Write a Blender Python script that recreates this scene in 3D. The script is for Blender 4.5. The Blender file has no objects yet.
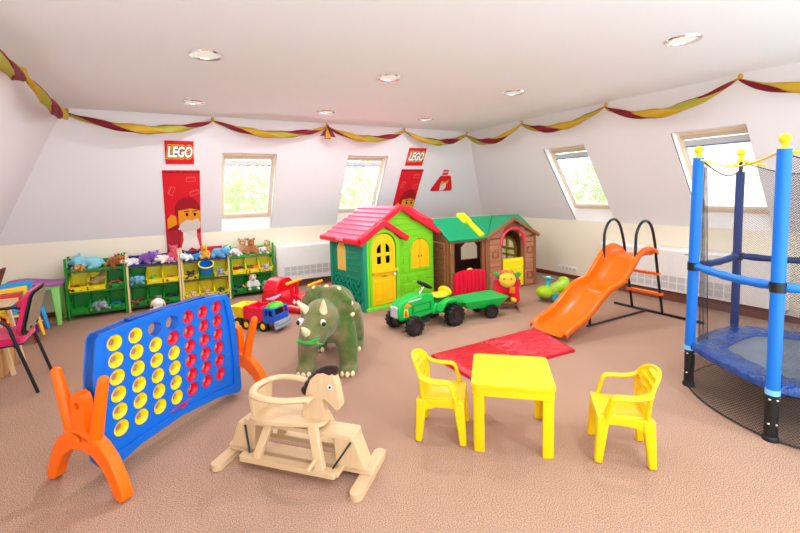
import bpy, bmesh, math, random
from mathutils import Vector as V, Matrix, Euler
from mathutils.geometry import tessellate_polygon
random.seed(7)
sc = bpy.context.scene
col = sc.collection
PI = math.pi
R = math.radians

# ------------------------------------------------------------------ materials
def lin(c):
    o = []
    for v in c[:3]:
        v /= 255.0
        o.append(v/12.92 if v <= .04045 else ((v+.055)/1.055)**2.4)
    return (*o, 1.0)

MATS = {}
def _new(name):
    m = bpy.data.materials.new(name)
    m.use_nodes = True
    return m, m.node_tree, m.node_tree.nodes['Principled BSDF']

def plastic(rgb, rough=.38, metal=0.0, bump=0.0, spec=.4):
    key = ('p', tuple(rgb), rough, metal, bump, spec)
    if key in MATS: return MATS[key]
    m, nt, b = _new('plastic_%d_%d_%d' % tuple(rgb))
    tc = nt.nodes.new('ShaderNodeTexCoord')
    nz = nt.nodes.new('ShaderNodeTexNoise'); nz.inputs['Scale'].default_value = 14
    nt.links.new(tc.outputs['Object'], nz.inputs['Vector'])
    mx = nt.nodes.new('ShaderNodeMixRGB'); mx.blend_type = 'MIX'
    a = lin(rgb)
    mx.inputs[1].default_value = a
    mx.inputs[2].default_value = (min(1, a[0]*.93), min(1, a[1]*.93), min(1, a[2]*.93), 1)
    nt.links.new(nz.outputs['Fac'], mx.inputs[0])
    nt.links.new(mx.outputs[0], b.inputs['Base Color'])
    b.inputs['Roughness'].default_value = rough
    b.inputs['Metallic'].default_value = metal
    b.inputs['Specular IOR Level'].default_value = spec
    if bump:
        bp = nt.nodes.new('ShaderNodeBump'); bp.inputs['Strength'].default_value = bump
        bp.inputs['Distance'].default_value = .01
        nt.links.new(nz.outputs['Fac'], bp.inputs['Height'])
        nt.links.new(bp.outputs[0], b.inputs['Normal'])
    MATS[key] = m
    return m

def plush_mat(rgb, rgb2=None, scale=60, big=5, bump=.5):
    rgb2 = rgb2 or tuple(int(v*.8) for v in rgb)
    key = ('f', tuple(rgb), tuple(rgb2), scale, big)
    if key in MATS: return MATS[key]
    m, nt, b = _new('plush_%d_%d_%d' % tuple(rgb))
    tc = nt.nodes.new('ShaderNodeTexCoord')
    n1 = nt.nodes.new('ShaderNodeTexNoise'); n1.inputs['Scale'].default_value = big; n1.inputs['Detail'].default_value = 4
    n2 = nt.nodes.new('ShaderNodeTexNoise'); n2.inputs['Scale'].default_value = scale; n2.inputs['Detail'].default_value = 6
    for n in (n1, n2): nt.links.new(tc.outputs['Object'], n.inputs['Vector'])
    mp = nt.nodes.new('ShaderNodeMapRange'); mp.inputs[1].default_value = .38; mp.inputs[2].default_value = .62
    nt.links.new(n1.outputs['Fac'], mp.inputs[0])
    mx = nt.nodes.new('ShaderNodeMixRGB'); mx.inputs[1].default_value = lin(rgb); mx.inputs[2].default_value = lin(rgb2)
    nt.links.new(mp.outputs[0], mx.inputs[0])
    nt.links.new(mx.outputs[0], b.inputs['Base Color'])
    b.inputs['Roughness'].default_value = .9
    b.inputs['Specular IOR Level'].default_value = .15
    b.inputs['Sheen Weight'].default_value = .25
    bp = nt.nodes.new('ShaderNodeBump'); bp.inputs['Strength'].default_value = bump; bp.inputs['Distance'].default_value = .006
    nt.links.new(n2.outputs['Fac'], bp.inputs['Height']); nt.links.new(bp.outputs[0], b.inputs['Normal'])
    MATS[key] = m
    return m

def wood_mat(rgb=(232, 204, 160), rgb2=(214, 178, 130), axis=0, scale=9, rough=.5):
    key = ('w', rgb, rgb2, axis, scale)
    if key in MATS: return MATS[key]
    m, nt, b = _new('wood_%d_%d_%d' % tuple(rgb))
    tc = nt.nodes.new('ShaderNodeTexCoord')
    mp = nt.nodes.new('ShaderNodeMapping')
    s = [7, 7, 7]; s[axis] = .6
    mp.inputs['Scale'].default_value = s
    nz = nt.nodes.new('ShaderNodeTexNoise'); nz.inputs['Scale'].default_value = scale; nz.inputs['Detail'].default_value = 5
    nt.links.new(tc.outputs['Object'], mp.inputs[0]); nt.links.new(mp.outputs[0], nz.inputs['Vector'])
    mx = nt.nodes.new('ShaderNodeMixRGB'); mx.inputs[1].default_value = lin(rgb); mx.inputs[2].default_value = lin(rgb2)
    nt.links.new(nz.outputs['Fac'], mx.inputs[0]); nt.links.new(mx.outputs[0], b.inputs['Base Color'])
    b.inputs['Roughness'].default_value = rough
    MATS[key] = m
    return m

def paint_mat(name, rgb, rough=.85):
    key = ('wall', name)
    if key in MATS: return MATS[key]
    m, nt, b = _new(name)
    tc = nt.nodes.new('ShaderNodeTexCoord')
    nz = nt.nodes.new('ShaderNodeTexNoise'); nz.inputs['Scale'].default_value = 120; nz.inputs['Detail'].default_value = 3
    nt.links.new(tc.outputs['Object'], nz.inputs['Vector'])
    n2 = nt.nodes.new('ShaderNodeTexNoise'); n2.inputs['Scale'].default_value = 1.3
    nt.links.new(tc.outputs['Object'], n2.inputs['Vector'])
    mx = nt.nodes.new('ShaderNodeMixRGB'); a = lin(rgb)
    mx.inputs[1].default_value = a; mx.inputs[2].default_value = (a[0]*.97, a[1]*.965, a[2]*.96, 1)
    nt.links.new(n2.outputs['Fac'], mx.inputs[0]); nt.links.new(mx.outputs[0], b.inputs['Base Color'])
    bp = nt.nodes.new('ShaderNodeBump'); bp.inputs['Strength'].default_value = .08; bp.inputs['Distance'].default_value = .002
    nt.links.new(nz.outputs['Fac'], bp.inputs['Height']); nt.links.new(bp.outputs[0], b.inputs['Normal'])
    b.inputs['Roughness'].default_value = rough
    b.inputs['Specular IOR Level'].default_value = .2
    MATS[key] = m
    return m

def carpet_mat():
    m, nt, b = _new('carpet')
    tc = nt.nodes.new('ShaderNodeTexCoord')
    vo = nt.nodes.new('ShaderNodeTexVoronoi'); vo.inputs['Scale'].default_value = 230
    nz = nt.nodes.new('ShaderNodeTexNoise'); nz.inputs['Scale'].default_value = 190; nz.inputs['Detail'].default_value = 3
    n2 = nt.nodes.new('ShaderNodeTexNoise'); n2.inputs['Scale'].default_value = 2.2; n2.inputs['Detail'].default_value = 4
    for n in (vo, nz, n2): nt.links.new(tc.outputs['Object'], n.inputs['Vector'])
    cr = nt.nodes.new('ShaderNodeValToRGB')
    e = cr.color_ramp.elements
    e[0].position = .36; e[0].color = lin((128, 97, 80)); e[1].position = .66; e[1].color = lin((206, 166, 142))
    nt.links.new(nz.outputs['Fac'], cr.inputs[0])
    mx = nt.nodes.new('ShaderNodeMixRGB'); mx.blend_type = 'MULTIPLY'; mx.inputs[0].default_value = .2
    nt.links.new(cr.outputs[0], mx.inputs[1])
    c2 = nt.nodes.new('ShaderNodeValToRGB'); c2.color_ramp.elements[0].color = (.72, .72, .72, 1); c2.color_ramp.elements[1].color = (1, 1, 1, 1)
    c2.color_ramp.elements[0].position = .3; c2.color_ramp.elements[1].position = .7
    nt.links.new(n2.outputs['Fac'], c2.inputs[0]); nt.links.new(c2.outputs[0], mx.inputs[2])
    nt.links.new(mx.outputs[0], b.inputs['Base Color'])
    bp = nt.nodes.new('ShaderNodeBump'); bp.inputs['Strength'].default_value = .45; bp.inputs['Distance'].default_value = .002
    nt.links.new(vo.outputs['Distance'], bp.inputs['Height']); nt.links.new(bp.outputs[0], b.inputs['Normal'])
    b.inputs['Roughness'].default_value = .95; b.inputs['Specular IOR Level'].default_value = .1
    return m

def net_mat(rgb, scale, cover, name):
    m, nt, b = _new(name)
    out = nt.nodes['Material Output']
    tc = nt.nodes.new('ShaderNodeTexCoord')
    sp = nt.nodes.new('ShaderNodeSeparateXYZ'); nt.links.new(tc.outputs['UV'], sp.inputs[0])
    outs = []
    for op in ('ADD', 'SUBTRACT'):
        a = nt.nodes.new('ShaderNodeMath'); a.operation = op
        nt.links.new(sp.outputs[0], a.inputs[0]); nt.links.new(sp.outputs[1], a.inputs[1])
        s = nt.nodes.new('ShaderNodeMath'); s.operation = 'MULTIPLY'; s.inputs[1].default_value = scale
        nt.links.new(a.outputs[0], s.inputs[0])
        f = nt.nodes.new('ShaderNodeMath'); f.operation = 'FRACT'; nt.links.new(s.outputs[0], f.inputs[0])
        l = nt.nodes.new('ShaderNodeMath'); l.operation = 'LESS_THAN'; l.inputs[1].default_value = cover
        nt.links.new(f.outputs[0], l.inputs[0]); outs.append(l)
    mxm = nt.nodes.new('ShaderNodeMath'); mxm.operation = 'MAXIMUM'
    nt.links.new(outs[0].outputs[0], mxm.inputs[0]); nt.links.new(outs[1].outputs[0], mxm.inputs[1])
    tr = nt.nodes.new('ShaderNodeBsdfTransparent')
    ms = nt.nodes.new('ShaderNodeMixShader')
    nt.links.new(mxm.outputs[0], ms.inputs[0]); nt.links.new(tr.outputs[0], ms.inputs[1]); nt.links.new(b.outputs[0], ms.inputs[2])
    nt.links.new(ms.outputs[0], out.inputs[0])
    b.inputs['Base Color'].default_value = lin(rgb); b.inputs['Roughness'].default_value = .8
    return m

def tulle_mat(rgb, alpha):
    m, nt, b = _new('tulle')
    out = nt.nodes['Material Output']
    tc = nt.nodes.new('ShaderNodeTexCoord')
    nz = nt.nodes.new('ShaderNodeTexNoise'); nz.inputs['Scale'].default_value = 12
    nt.links.new(tc.outputs['Object'], nz.inputs['Vector'])
    mx = nt.nodes.new('ShaderNodeMixRGB'); a = lin(rgb); mx.inputs[1].default_value = a
    mx.inputs[2].default_value = (a[0]*.75, a[1]*.75, a[2]*.75, 1)
    nt.links.new(nz.outputs['Fac'], mx.inputs[0]); nt.links.new(mx.outputs[0], b.inputs['Base Color'])
    tr = nt.nodes.new('ShaderNodeBsdfTransparent')
    tl = nt.nodes.new('ShaderNodeBsdfTranslucent'); tl.inputs[0].default_value = a
    m1 = nt.nodes.new('ShaderNodeMixShader'); m1.inputs[0].default_value = .3
    nt.links.new(b.outputs[0], m1.inputs[1]); nt.links.new(tl.outputs[0], m1.inputs[2])
    m2 = nt.nodes.new('ShaderNodeMixShader'); m2.inputs[0].default_value = alpha
    nt.links.new(tr.outputs[0], m2.inputs[1]); nt.links.new(m1.outputs[0], m2.inputs[2])
    nt.links.new(m2.outputs[0], out.inputs[0])
    b.inputs['Roughness'].default_value = .6
    return m

def leaf_mat(rgb, rgb2):
    m, nt, b = _new('leaves')
    out = nt.nodes['Material Output']
    tc = nt.nodes.new('ShaderNodeTexCoord'); nz = nt.nodes.new('ShaderNodeTexNoise'); nz.inputs['Scale'].default_value = 1.5
    nt.links.new(tc.outputs['Object'], nz.inputs['Vector'])
    mx = nt.nodes.new('ShaderNodeMixRGB'); mx.inputs[1].default_value = lin(rgb); mx.inputs[2].default_value = lin(rgb2)
    nt.links.new(nz.outputs['Fac'], mx.inputs[0]); nt.links.new(mx.outputs[0], b.inputs['Base Color'])
    tl = nt.nodes.new('ShaderNodeBsdfTranslucent'); nt.links.new(mx.outputs[0], tl.inputs[0])
    ms = nt.nodes.new('ShaderNodeMixShader'); ms.inputs[0].default_value = .5
    nt.links.new(b.outputs[0], ms.inputs[1]); nt.links.new(tl.outputs[0], ms.inputs[2]); nt.links.new(ms.outputs[0], out.inputs[0])
    b.inputs['Roughness'].default_value = .7
    return m

def glass_mat():
    m, nt, b = _new('window_glass')
    out = nt.nodes['Material Output']
    tr = nt.nodes.new('ShaderNodeBsdfTransparent'); tr.inputs[0].default_value = (.97, .99, .98, 1)
    gl = nt.nodes.new('ShaderNodeBsdfGlossy'); gl.inputs['Roughness'].default_value = .02
    ms = nt.nodes.new('ShaderNodeMixShader'); ms.inputs[0].default_value = .05
    nt.links.new(tr.outputs[0], ms.inputs[1]); nt.links.new(gl.outputs[0], ms.inputs[2]); nt.links.new(ms.outputs[0], out.inputs[0])
    return m

def emit_mat(name, rgb, strength):
    m, nt, b = _new(name)
    b.inputs['Base Color'].default_value = lin(rgb)
    b.inputs['Emission Color'].default_value = lin(rgb)
    b.inputs['Emission Strength'].default_value = strength
    return m

def crinkle_mat(rgb, scale=(4, 60, 4), strength=.8, rough=.3, dist=.012):
    m, nt, b = _new('vinyl_%d' % rgb[0])
    tc = nt.nodes.new('ShaderNodeTexCoord'); mp = nt.nodes.new('ShaderNodeMapping'); mp.inputs['Scale'].default_value = scale
    nz = nt.nodes.new('ShaderNodeTexNoise'); nz.inputs['Scale'].default_value = 1; nz.inputs['Detail'].default_value = 4
    nz.inputs['Distortion'].default_value = .6
    nt.links.new(tc.outputs['Object'], mp.inputs[0]); nt.links.new(mp.outputs[0], nz.inputs['Vector'])
    bp = nt.nodes.new('ShaderNodeBump'); bp.inputs['Strength'].default_value = strength; bp.inputs['Distance'].default_value = dist
    nt.links.new(nz.outputs['Fac'], bp.inputs['Height']); nt.links.new(bp.outputs[0], b.inputs['Normal'])
    b.inputs['Base Color'].default_value = lin(rgb); b.inputs['Roughness'].default_value = rough
    return m

# ------------------------------------------------------------------ mesh builder
def rotm(r):
    return Euler(r).to_matrix() if r is not None else Matrix.Identity(3)

class MB:
    def __init__(s):
        s.bm = bmesh.new()
    def add(s, vs, fs):
        b = [s.bm.verts.new(v) for v in vs]
        for f in fs:
            try: s.bm.faces.new([b[i] for i in f])
            except ValueError: pass
        return s
    def box(s, c, d, r=None, taper=1.0):
        M = rotm(r); c = V(c); vs = []
        for z in (-1, 1):
            k = taper if z > 0 else 1
            for x, y in ((-1, -1), (1, -1), (1, 1), (-1, 1)):
                vs.append(c + M @ V((x*d[0]/2*k, y*d[1]/2*k, z*d[2]/2)))
        return s.add(vs, [(0, 3, 2, 1), (4, 5, 6, 7), (0, 1, 5, 4), (1, 2, 6, 5), (2, 3, 7, 6), (3, 0, 4, 7)])
    def bar(s, p0, p1, w, h, up=(0, 0, 1), w1=None, h1=None):
        p0, p1, up = V(p0), V(p1), V(up)
        d = (p1-p0).normalized(); a = d.cross(up)
        if a.length < 1e-4: a = d.cross(V((1, 0, 0)))
        a.normalize(); b = a.cross(d)
        w1 = w if w1 is None else w1; h1 = h if h1 is None else h1
        vs = []
        for p, ww, hh in ((p0, w, h), (p1, w1, h1)):
            for x, y in ((-1, -1), (1, -1), (1, 1), (-1, 1)):
                vs.append(p + a*x*ww/2 + b*y*hh/2)
        return s.add(vs, [(0, 3, 2, 1), (4, 5, 6, 7), (0, 1, 5, 4), (1, 2, 6, 5), (2, 3, 7, 6), (3, 0, 4, 7)])
    def tube(s, pts, r, n=10, closed=False, flat=1.0, up=None, round_ends=False):
        pts = [V(p) for p in pts]; N = len(pts)
        rs = r if isinstance(r, (list, tuple)) else [r]*N
        if round_ends and not closed:
            d0 = (pts[0]-pts[1]).normalized(); d1 = (pts[-1]-pts[-2]).normalized()
            a, b_ = [], []; ra, rb = [], []
            for t in (.95, .7, .38):
                a.append(pts[0]+d0*rs[0]*t); ra.append(rs[0]*math.sqrt(1-t*t))
                b_.append(pts[-1]+d1*rs[-1]*t); rb.append(rs[-1]*math.sqrt(1-t*t))
            pts = a+pts+b_[::-1]; rs = ra+list(rs)+rb[::-1]; N = len(pts)
        tang = []
        for i in range(N):
            if closed: t = pts[(i+1) % N]-pts[i-1]
            else: t = pts[min(i+1, N-1)]-pts[max(i-1, 0)]
            tang.append(t.normalized())
        ref = V(up) if up else (V((0, 0, 1)) if abs(tang[0].z) < .9 else V((1, 0, 0)))
        rings = []; nrm = None
        for i in range(N):
            t = tang[i]
            if up or nrm is None: nrm = (ref - t*ref.dot(t))
            else: nrm = nrm - t*nrm.dot(t)
            if nrm.length < 1e-6: nrm = t.orthogonal()
            nrm.normalize(); bn = t.cross(nrm)
            rings.append([s.bm.verts.new(pts[i] + (bn*math.cos(2*PI*k/n) + nrm*math.sin(2*PI*k/n)*flat)*rs[i]) for k in range(n)])
        for i in range(N if closed else N-1):
            A, B = rings[i], rings[(i+1) % N]
            for k in range(n): s.bm.faces.new([A[k], A[(k+1) % n], B[(k+1) % n], B[k]])
        if not closed:
            s.bm.faces.new(rings[0][::-1]); s.bm.faces.new(rings[-1])
        return s
    def lathe(s, prof, n=24, c=(0, 0, 0), r=None):
        M = rotm(r); c = V(c); rings = []
        for (q, z) in prof:
            if q < 1e-5: rings.append([s.bm.verts.new(c + M @ V((0, 0, z)))])
            else: rings.append([s.bm.verts.new(c + M @ V((q*math.cos(2*PI*k/n), q*math.sin(2*PI*k/n), z))) for k in range(n)])
        for A, B in zip(rings, rings[1:]):
            for k in range(n):
                if len(A) == 1 and len(B) == 1: continue
                if len(A) == 1: s.bm.faces.new([A[0], B[k], B[(k+1) % n]])
                elif len(B) == 1: s.bm.faces.new([A[k], A[(k+1) % n], B[0]])
                else: s.bm.faces.new([A[k], A[(k+1) % n], B[(k+1) % n], B[k]])
        for g in (rings[0], rings[-1]):
            if len(g) > 1:
                try: s.bm.faces.new(g)
                except ValueError: pass
        return s
    def ring(s, prof, n=32, c=(0, 0, 0), r=None):          # closed profile revolved
        M = rotm(r); c = V(c)
        rings = [[s.bm.verts.new(c + M @ V((q*math.cos(2*PI*k/n), q*math.sin(2*PI*k/n), z))) for k in range(n)] for q, z in prof]
        for i in range(len(prof)):
            A, B = rings[i], rings[(i+1) % len(prof)]
            for k in range(n): s.bm.faces.new([A[k], A[(k+1) % n], B[(k+1) % n], B[k]])
        return s
    def ell(s, c, d, r=None, n=16, m=10):
        prof = [(math.sin(PI*i/m), -math.cos(PI*i/m)) for i in range(m+1)]
        M = rotm(r); c = V(c); d = V(d); rings = []
        for q, z in prof:
            if q < 1e-5: rings.append([s.bm.verts.new(c + M @ V((0, 0, z*d.z)))])
            else: rings.append([s.bm.verts.new(c + M @ V((q*d.x*math.cos(2*PI*k/n), q*d.y*math.sin(2*PI*k/n), z*d.z))) for k in range(n)])
        for A, B in zip(rings, rings[1:]):
            for k in range(n):
                if len(A) == 1: s.bm.faces.new([A[0], B[(k+1) % n], B[k]])
                elif len(B) == 1: s.bm.faces.new([A[k], A[(k+1) % n], B[0]])
                else: s.bm.faces.new([A[k], A[(k+1) % n], B[(k+1) % n], B[k]])
        return s
    def plate(s, outer, holes, t0, t1, F):
        loops = [list(outer)]+[list(h) for h in holes]
        flat = [p for l in loops for p in l]
        tris = tessellate_polygon([[V((p[0], p[1], 0)) for p in l] for l in loops])
        A = [s.bm.verts.new(F(p[0], p[1], t0)) for p in flat]
        B = [s.bm.verts.new(F(p[0], p[1], t1)) for p in flat]
        for t in tris:
            try:
                s.bm.faces.new([A[i] for i in t]); s.bm.faces.new([B[i] for i in t[::-1]])
            except ValueError: pass
        k = 0
        for l in loops:
            n = len(l)
            for i in range(n):
                a, b = k+i, k+(i+1) % n
                s.bm.faces.new([A[a], A[b], B[b], B[a]])
            k += n
        return s
    def sheet(s, fn, nu, nv, uv=False):
        g = [[s.bm.verts.new(fn(i/nu, j/nv)) for j in range(nv+1)] for i in range(nu+1)]
        ul = s.bm.loops.layers.uv.verify() if uv else None
        for i in range(nu):
            for j in range(nv):
                f = s.bm.faces.new([g[i][j], g[i+1][j], g[i+1][j+1], g[i][j+1]])
                if uv:
                    for lp, (a, b) in zip(f.loops, ((i, j), (i+1, j), (i+1, j+1), (i, j+1))):
                        lp[ul].uv = (a/nu*uv[0], b/nv*uv[1])
        return s
    def build(s, name, mat, parent=None, loc=None, rot=None, smooth=40, bevel=0, seg=2, sub=0, solid=0, remesh=0, relax=6, normals=True):
        if normals: bmesh.ops.recalc_face_normals(s.bm, faces=s.bm.faces)
        me = bpy.data.meshes.new(name); s.bm.to_mesh(me); s.bm.free()
        me.materials.append(mat)
        o = bpy.data.objects.new(name, me); col.objects.link(o)
        if parent: o.parent = parent
        if loc is not None: o.location = loc
        if rot is not None: o.rotation_euler = rot
        if remesh:
            md = o.modifiers.new('r', 'REMESH'); md.mode = 'VOXEL'; md.voxel_size = remesh; md.use_smooth_shade = True
            sm = o.modifiers.new('s', 'SMOOTH'); sm.factor = .5; sm.iterations = relax
            dg = bpy.context.evaluated_depsgraph_get()
            me2 = bpy.data.meshes.new_from_object(o.evaluated_get(dg))
            o.modifiers.clear(); o.data = me2; me2.name = name
            if not me2.materials: me2.materials.append(mat)
            me = me2; smooth = 180
        if smooth:
            for p in me.polygons: p.use_smooth = True
            if smooth < 180: me.set_sharp_from_angle(angle=R(smooth))
        if solid:
            md = o.modifiers.new('solid', 'SOLIDIFY'); md.thickness = solid; md.offset = 0
        if bevel:
            md = o.modifiers.new('bevel', 'BEVEL'); md.width = bevel; md.segments = seg; md.limit_method = 'ANGLE'; md.angle_limit = R(40)
            md.harden_normals = False
        if sub:
            md = o.modifiers.new('sub', 'SUBSURF'); md.levels = sub; md.render_levels = sub
        return o

def tag(o, label, cat, group=None):
    o['label'] = label; o['category'] = cat
    if group: o['group'] = group
    return o
def thing(name, label, cat, loc=(0, 0, 0), rz=0, group=None, rot=None):
    o = bpy.data.objects.new(name, None); col.objects.link(o)
    o.empty_display_size = .1
    o.location = loc; o.rotation_euler = rot if rot else (0, 0, rz)
    return tag(o, label, cat, group)
def struct(o):
    o['kind'] = 'structure'; return o
def dup(root, loc, rz, label, group=None, rot=None, scale=None):
    def cp(o, par):
        c = o.copy(); col.objects.link(c)
        if par: c.parent = par
        for ch in list(o.children): cp(ch, c)
        return c
    r = cp(root, None); r.location = loc; r.rotation_euler = rot if rot else (0, 0, rz)
    if scale: r.scale = (scale,)*3
    r['label'] = label
    if group: r['group'] = group
    return r
def circ(cx, cy, rx, ry=None, n=24, a0=0):
    ry = ry or rx
    return [(cx+rx*math.cos(a0+2*PI*i/n), cy+ry*math.sin(a0+2*PI*i/n)) for i in range(n)]
def arch(x0, x1, z0, z1, n=12):
    """opening with straight sides and a round head"""
    r = (x1-x0)/2; cx = (x0+x1)/2; zs = z1-r
    return [(x0, z0), (x1, z0)]+[(cx+r*math.cos(PI*i/n), zs+r*math.sin(PI*i/n)) for i in range(n+1)]
def rect(x0, x1, z0, z1): return [(x0, z0), (x1, z0), (x1, z1), (x0, z1)]
def rrect(x0, x1, y0, y1, r, n=5):
    o = []
    for cx, cy, a in ((x1-r, y0+r, -PI/2), (x1-r, y1-r, 0), (x0+r, y1-r, PI/2), (x0+r, y0+r, PI)):
        o += [(cx+r*math.cos(a+PI/2*i/n), cy+r*math.sin(a+PI/2*i/n)) for i in range(n+1)]
    return o
FXZ = lambda a, b, t: (a, t, b)      # plate in the xz plane, thickness along y
FXY = lambda a, b, t: (a, b, t)
FYZ = lambda a, b, t: (t, a, b)
def curve(pts, n=6, closed=False):
    """Catmull-Rom through points"""
    P = [V(p) for p in pts]; N = len(P); out = []
    for i in range(N if closed else N-1):
        p0 = P[i-1] if (i or closed) else P[0]; p1 = P[i]; p2 = P[(i+1) % N]; p3 = P[(i+2) % N] if (closed or i+2 < N) else P[-1]
        for k in range(n):
            t = k/n
            out.append(.5*((2*p1)+(p2-p0)*t+(2*p0-5*p1+4*p2-p3)*t*t+(3*p1-p0-3*p2+p3)*t**3))
    if not closed: out.append(P[-1])
    return out
BLACK = plastic((22, 22, 24), .45)
CHROME = plastic((235, 235, 235), .12, 1.0)
WHITE = plastic((240, 240, 238), .5)
EYEB = plastic((14, 12, 14), .15)

def text_mesh(s, size, F, depth=.001, offset=0.0, shear=.2, t0=0.0, name='lettering', mat=None, parent=None, xs=1.0):
    cu = bpy.data.curves.new('t', 'FONT'); cu.body = s; cu.size = size; cu.shear = shear; cu.offset = offset
    cu.align_x = 'CENTER'; cu.align_y = 'CENTER'; cu.extrude = 0
    o = bpy.data.objects.new('t', cu); col.objects.link(o)
    dg = bpy.context.evaluated_depsgraph_get()
    me = bpy.data.meshes.new_from_object(o.evaluated_get(dg))
    bpy.data.objects.remove(o)
    for v in me.vertices: v.co = F(v.co.x*xs, v.co.y, t0)
    me.name = name; me.materials.append(mat)
    ob = bpy.data.objects.new(name, me); col.objects.link(ob); ob.parent = parent
    return ob
SKY = 3.6; SKYK = 2.2; LAMP = 19; EXPO = -0.03; LOWGLOW = (1.0, 1.15, 1.2)
# ------------------------------------------------------------------ room
XR, YB, ZK, ZC = 5.96, 7.05, .995, 2.585
XC, YC = 4.90, 6.13
XL, XLC = -1.85, -.92
Y0 = -.7
KB, KR, KL = (YB-YC)/(ZC-ZK), (XR-XC)/(ZC-ZK), (XLC-XL)/(ZC-ZK)
WALL = paint_mat('wall_white', (236, 233, 236))
KNEE = paint_mat('wall_cream', (243, 233, 212))
CEIL = paint_mat('ceiling_white', (238, 241, 246))
REVEAL = paint_mat('reveal_white', (248, 246, 244))
fl = MB().box(((XL+XR)/2, (Y0+YB)/2, -.05), (XR-XL+.2, YB-Y0+.2, .1)).build('floor', carpet_mat(), smooth=0); struct(fl)
YR = -2.2
struct(MB().box(((XLC+XC)/2, (YR+YC)/2, ZC+.05), (XC-XLC+.1, YC-YR+.1, .1)).build('ceiling', CEIL, smooth=0))
struct(MB().box(((XL+XR)/2, YB+.05, ZK/2), (XR-XL+.2, .1, ZK)).build('wall_back', KNEE, smooth=0))
struct(MB().box((XR+.05, (Y0+YB)/2, ZK/2), (.1, YB-Y0, ZK)).build('wall_right', KNEE, smooth=0))
struct(MB().box((XL-.05, (Y0+YB)/2, ZK/2), (.1, YB-Y0, ZK)).build('wall_left', KNEE, smooth=0))
# frames: a along the wall, z height, t outward (horizontal)
FB = lambda a, z, t: (a, YB-(z-ZK)*KB+t, z)
FR = lambda a, z, t: (XR-(z-ZK)*KR+t, a, z)
FL = lambda a, z, t: (XL+(z-ZK)*KL-t, a, z)
ZW0, ZW1, ZF = .985, 2.14, 1.215        # opening sill, opening head, foot of the outer frame
wb = [(.77, 1.52), (2.65, 3.37)]
wr = [(3.97, 4.69), (2.07, 2.80)]
struct(MB().plate([(XL-.12, ZK-.01), (XR+.12, ZK-.01), (XC+.12, ZC+.02), (XLC-.12, ZC+.02)], [rect(a, b, ZW0+.011, ZW1) for a, b in wb], 0, .02, FB).build('wall_back_upper', WALL, smooth=0))
struct(MB().plate([(Y0, ZK-.01), (YB+.12, ZK-.01), (YC+.12, ZC+.02), (Y0, ZC+.02)], [rect(a, b, ZW0+.011, ZW1) for a, b in wr], 0, .02, FR).build('wall_right_upper', WALL, smooth=0))
struct(MB().plate([(Y0, ZK-.01), (YB+.12, ZK-.01), (YC+.12, ZC+.02), (Y0, ZC+.02)], [], 0, .02, FL).build('wall_left_upper', WALL, smooth=0))
BB = plastic((122, 62, 40), .4)
struct(MB().box(((XL+XR)/2, YB-.008, .035), (XR-XL, .016, .07)).build('baseboard_back', BB, bevel=.004))
struct(MB().box((XR-.008, (Y0+YB)/2, .035), (.016, YB-Y0, .07)).build('baseboard_right', BB, bevel=.004))
struct(MB().box((XL+.008, (Y0+YB)/2, .035), (.016, YB-Y0, .07)).build('baseboard_left', BB, bevel=.004))
FRAME = wood_mat((240, 220, 192), (230, 206, 174), 2, 5)
SASH = plastic((238, 232, 226), .45)
GLASS = glass_mat()
BLIND = plastic((206, 210, 214), .6)
def roof_window(n, a0, a1, F, K, blind):
    root = bpy.data.objects.new('window_%d' % n, None); col.objects.link(root); struct(root)
    # the outer plane: foot at (t=0 at knee, ZF)  ->  horizontal offset from the inner slope
    T = (ZF-ZK)*K
    # lining
    b = MB()
    def quad(p): b.add(p, [(0, 1, 2, 3)])
    zs, zt = ZW0, ZW1
    Tt = T
    for a in (a0, a1):
        quad([F(a, zs, 0), F(a, ZF, T+.002), F(a, zt, Tt), F(a, zt, 0)])
    quad([F(a0, zt, 0), F(a1, zt, 0), F(a1, zt, Tt+.03), F(a0, zt, Tt+.03)])
    quad([F(a0, zs, -.002), F(a1, zs, -.002), F(a1, ZF, T), F(a0, ZF, T)])
    ln = b.build('lining', REVEAL, root, smooth=0, normals=False)
    e = .035
    def ringp(o, i, t0, t1): return MB().plate(rect(a0+o, a1-o, ZF+o*.6, zt-o*.6), [rect(a0+i, a1-i, ZF+i*1.0, zt-i*1.0)], t0, t1, F)
    fr = ringp(-.03, .03, Tt-.03, Tt+.03).build('frame', FRAME, root, bevel=.003)
    sa = ringp(.03, .055, Tt-.01, Tt+.03).build('sash', SASH, root, bevel=.003)
    pn = MB().plate(rect(a0+.05, a1-.05, ZF+.045, zt-.045), [], Tt+.012, Tt+.018, F).build('pane', GLASS, root, smooth=0)
    hb = MB().plate(rect(a0+.04, a1-.04, zt-.075, zt-.03), [], Tt-.035, Tt+.0, F).build('vent_bar', plastic((206, 188, 168), .5), root, bevel=.006)
    bl = MB().plate(rect(a0+.05, a1-.05, zt-.15, zt-.085), [], Tt-.015, Tt+.008, F).build('blind', blind, root, bevel=.004)
    MB().plate(rect(a0+.05, a1-.05, zt-.165, zt-.15), [], Tt-.02, Tt+.01, F).build('blind_rail', plastic((108, 140, 190) if n != 1 else (170, 176, 182), .5), root, bevel=.003)
    return root
roof_window(1, *wb[0], FB, KB, plastic((240, 240, 240), .6))
roof_window(2, *wb[1], FB, KB, plastic((236, 236, 236), .6))
roof_window(3, *wr[0], FR, KR, BLIND)
roof_window(4, *wr[1], FR, KR, BLIND)

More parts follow.
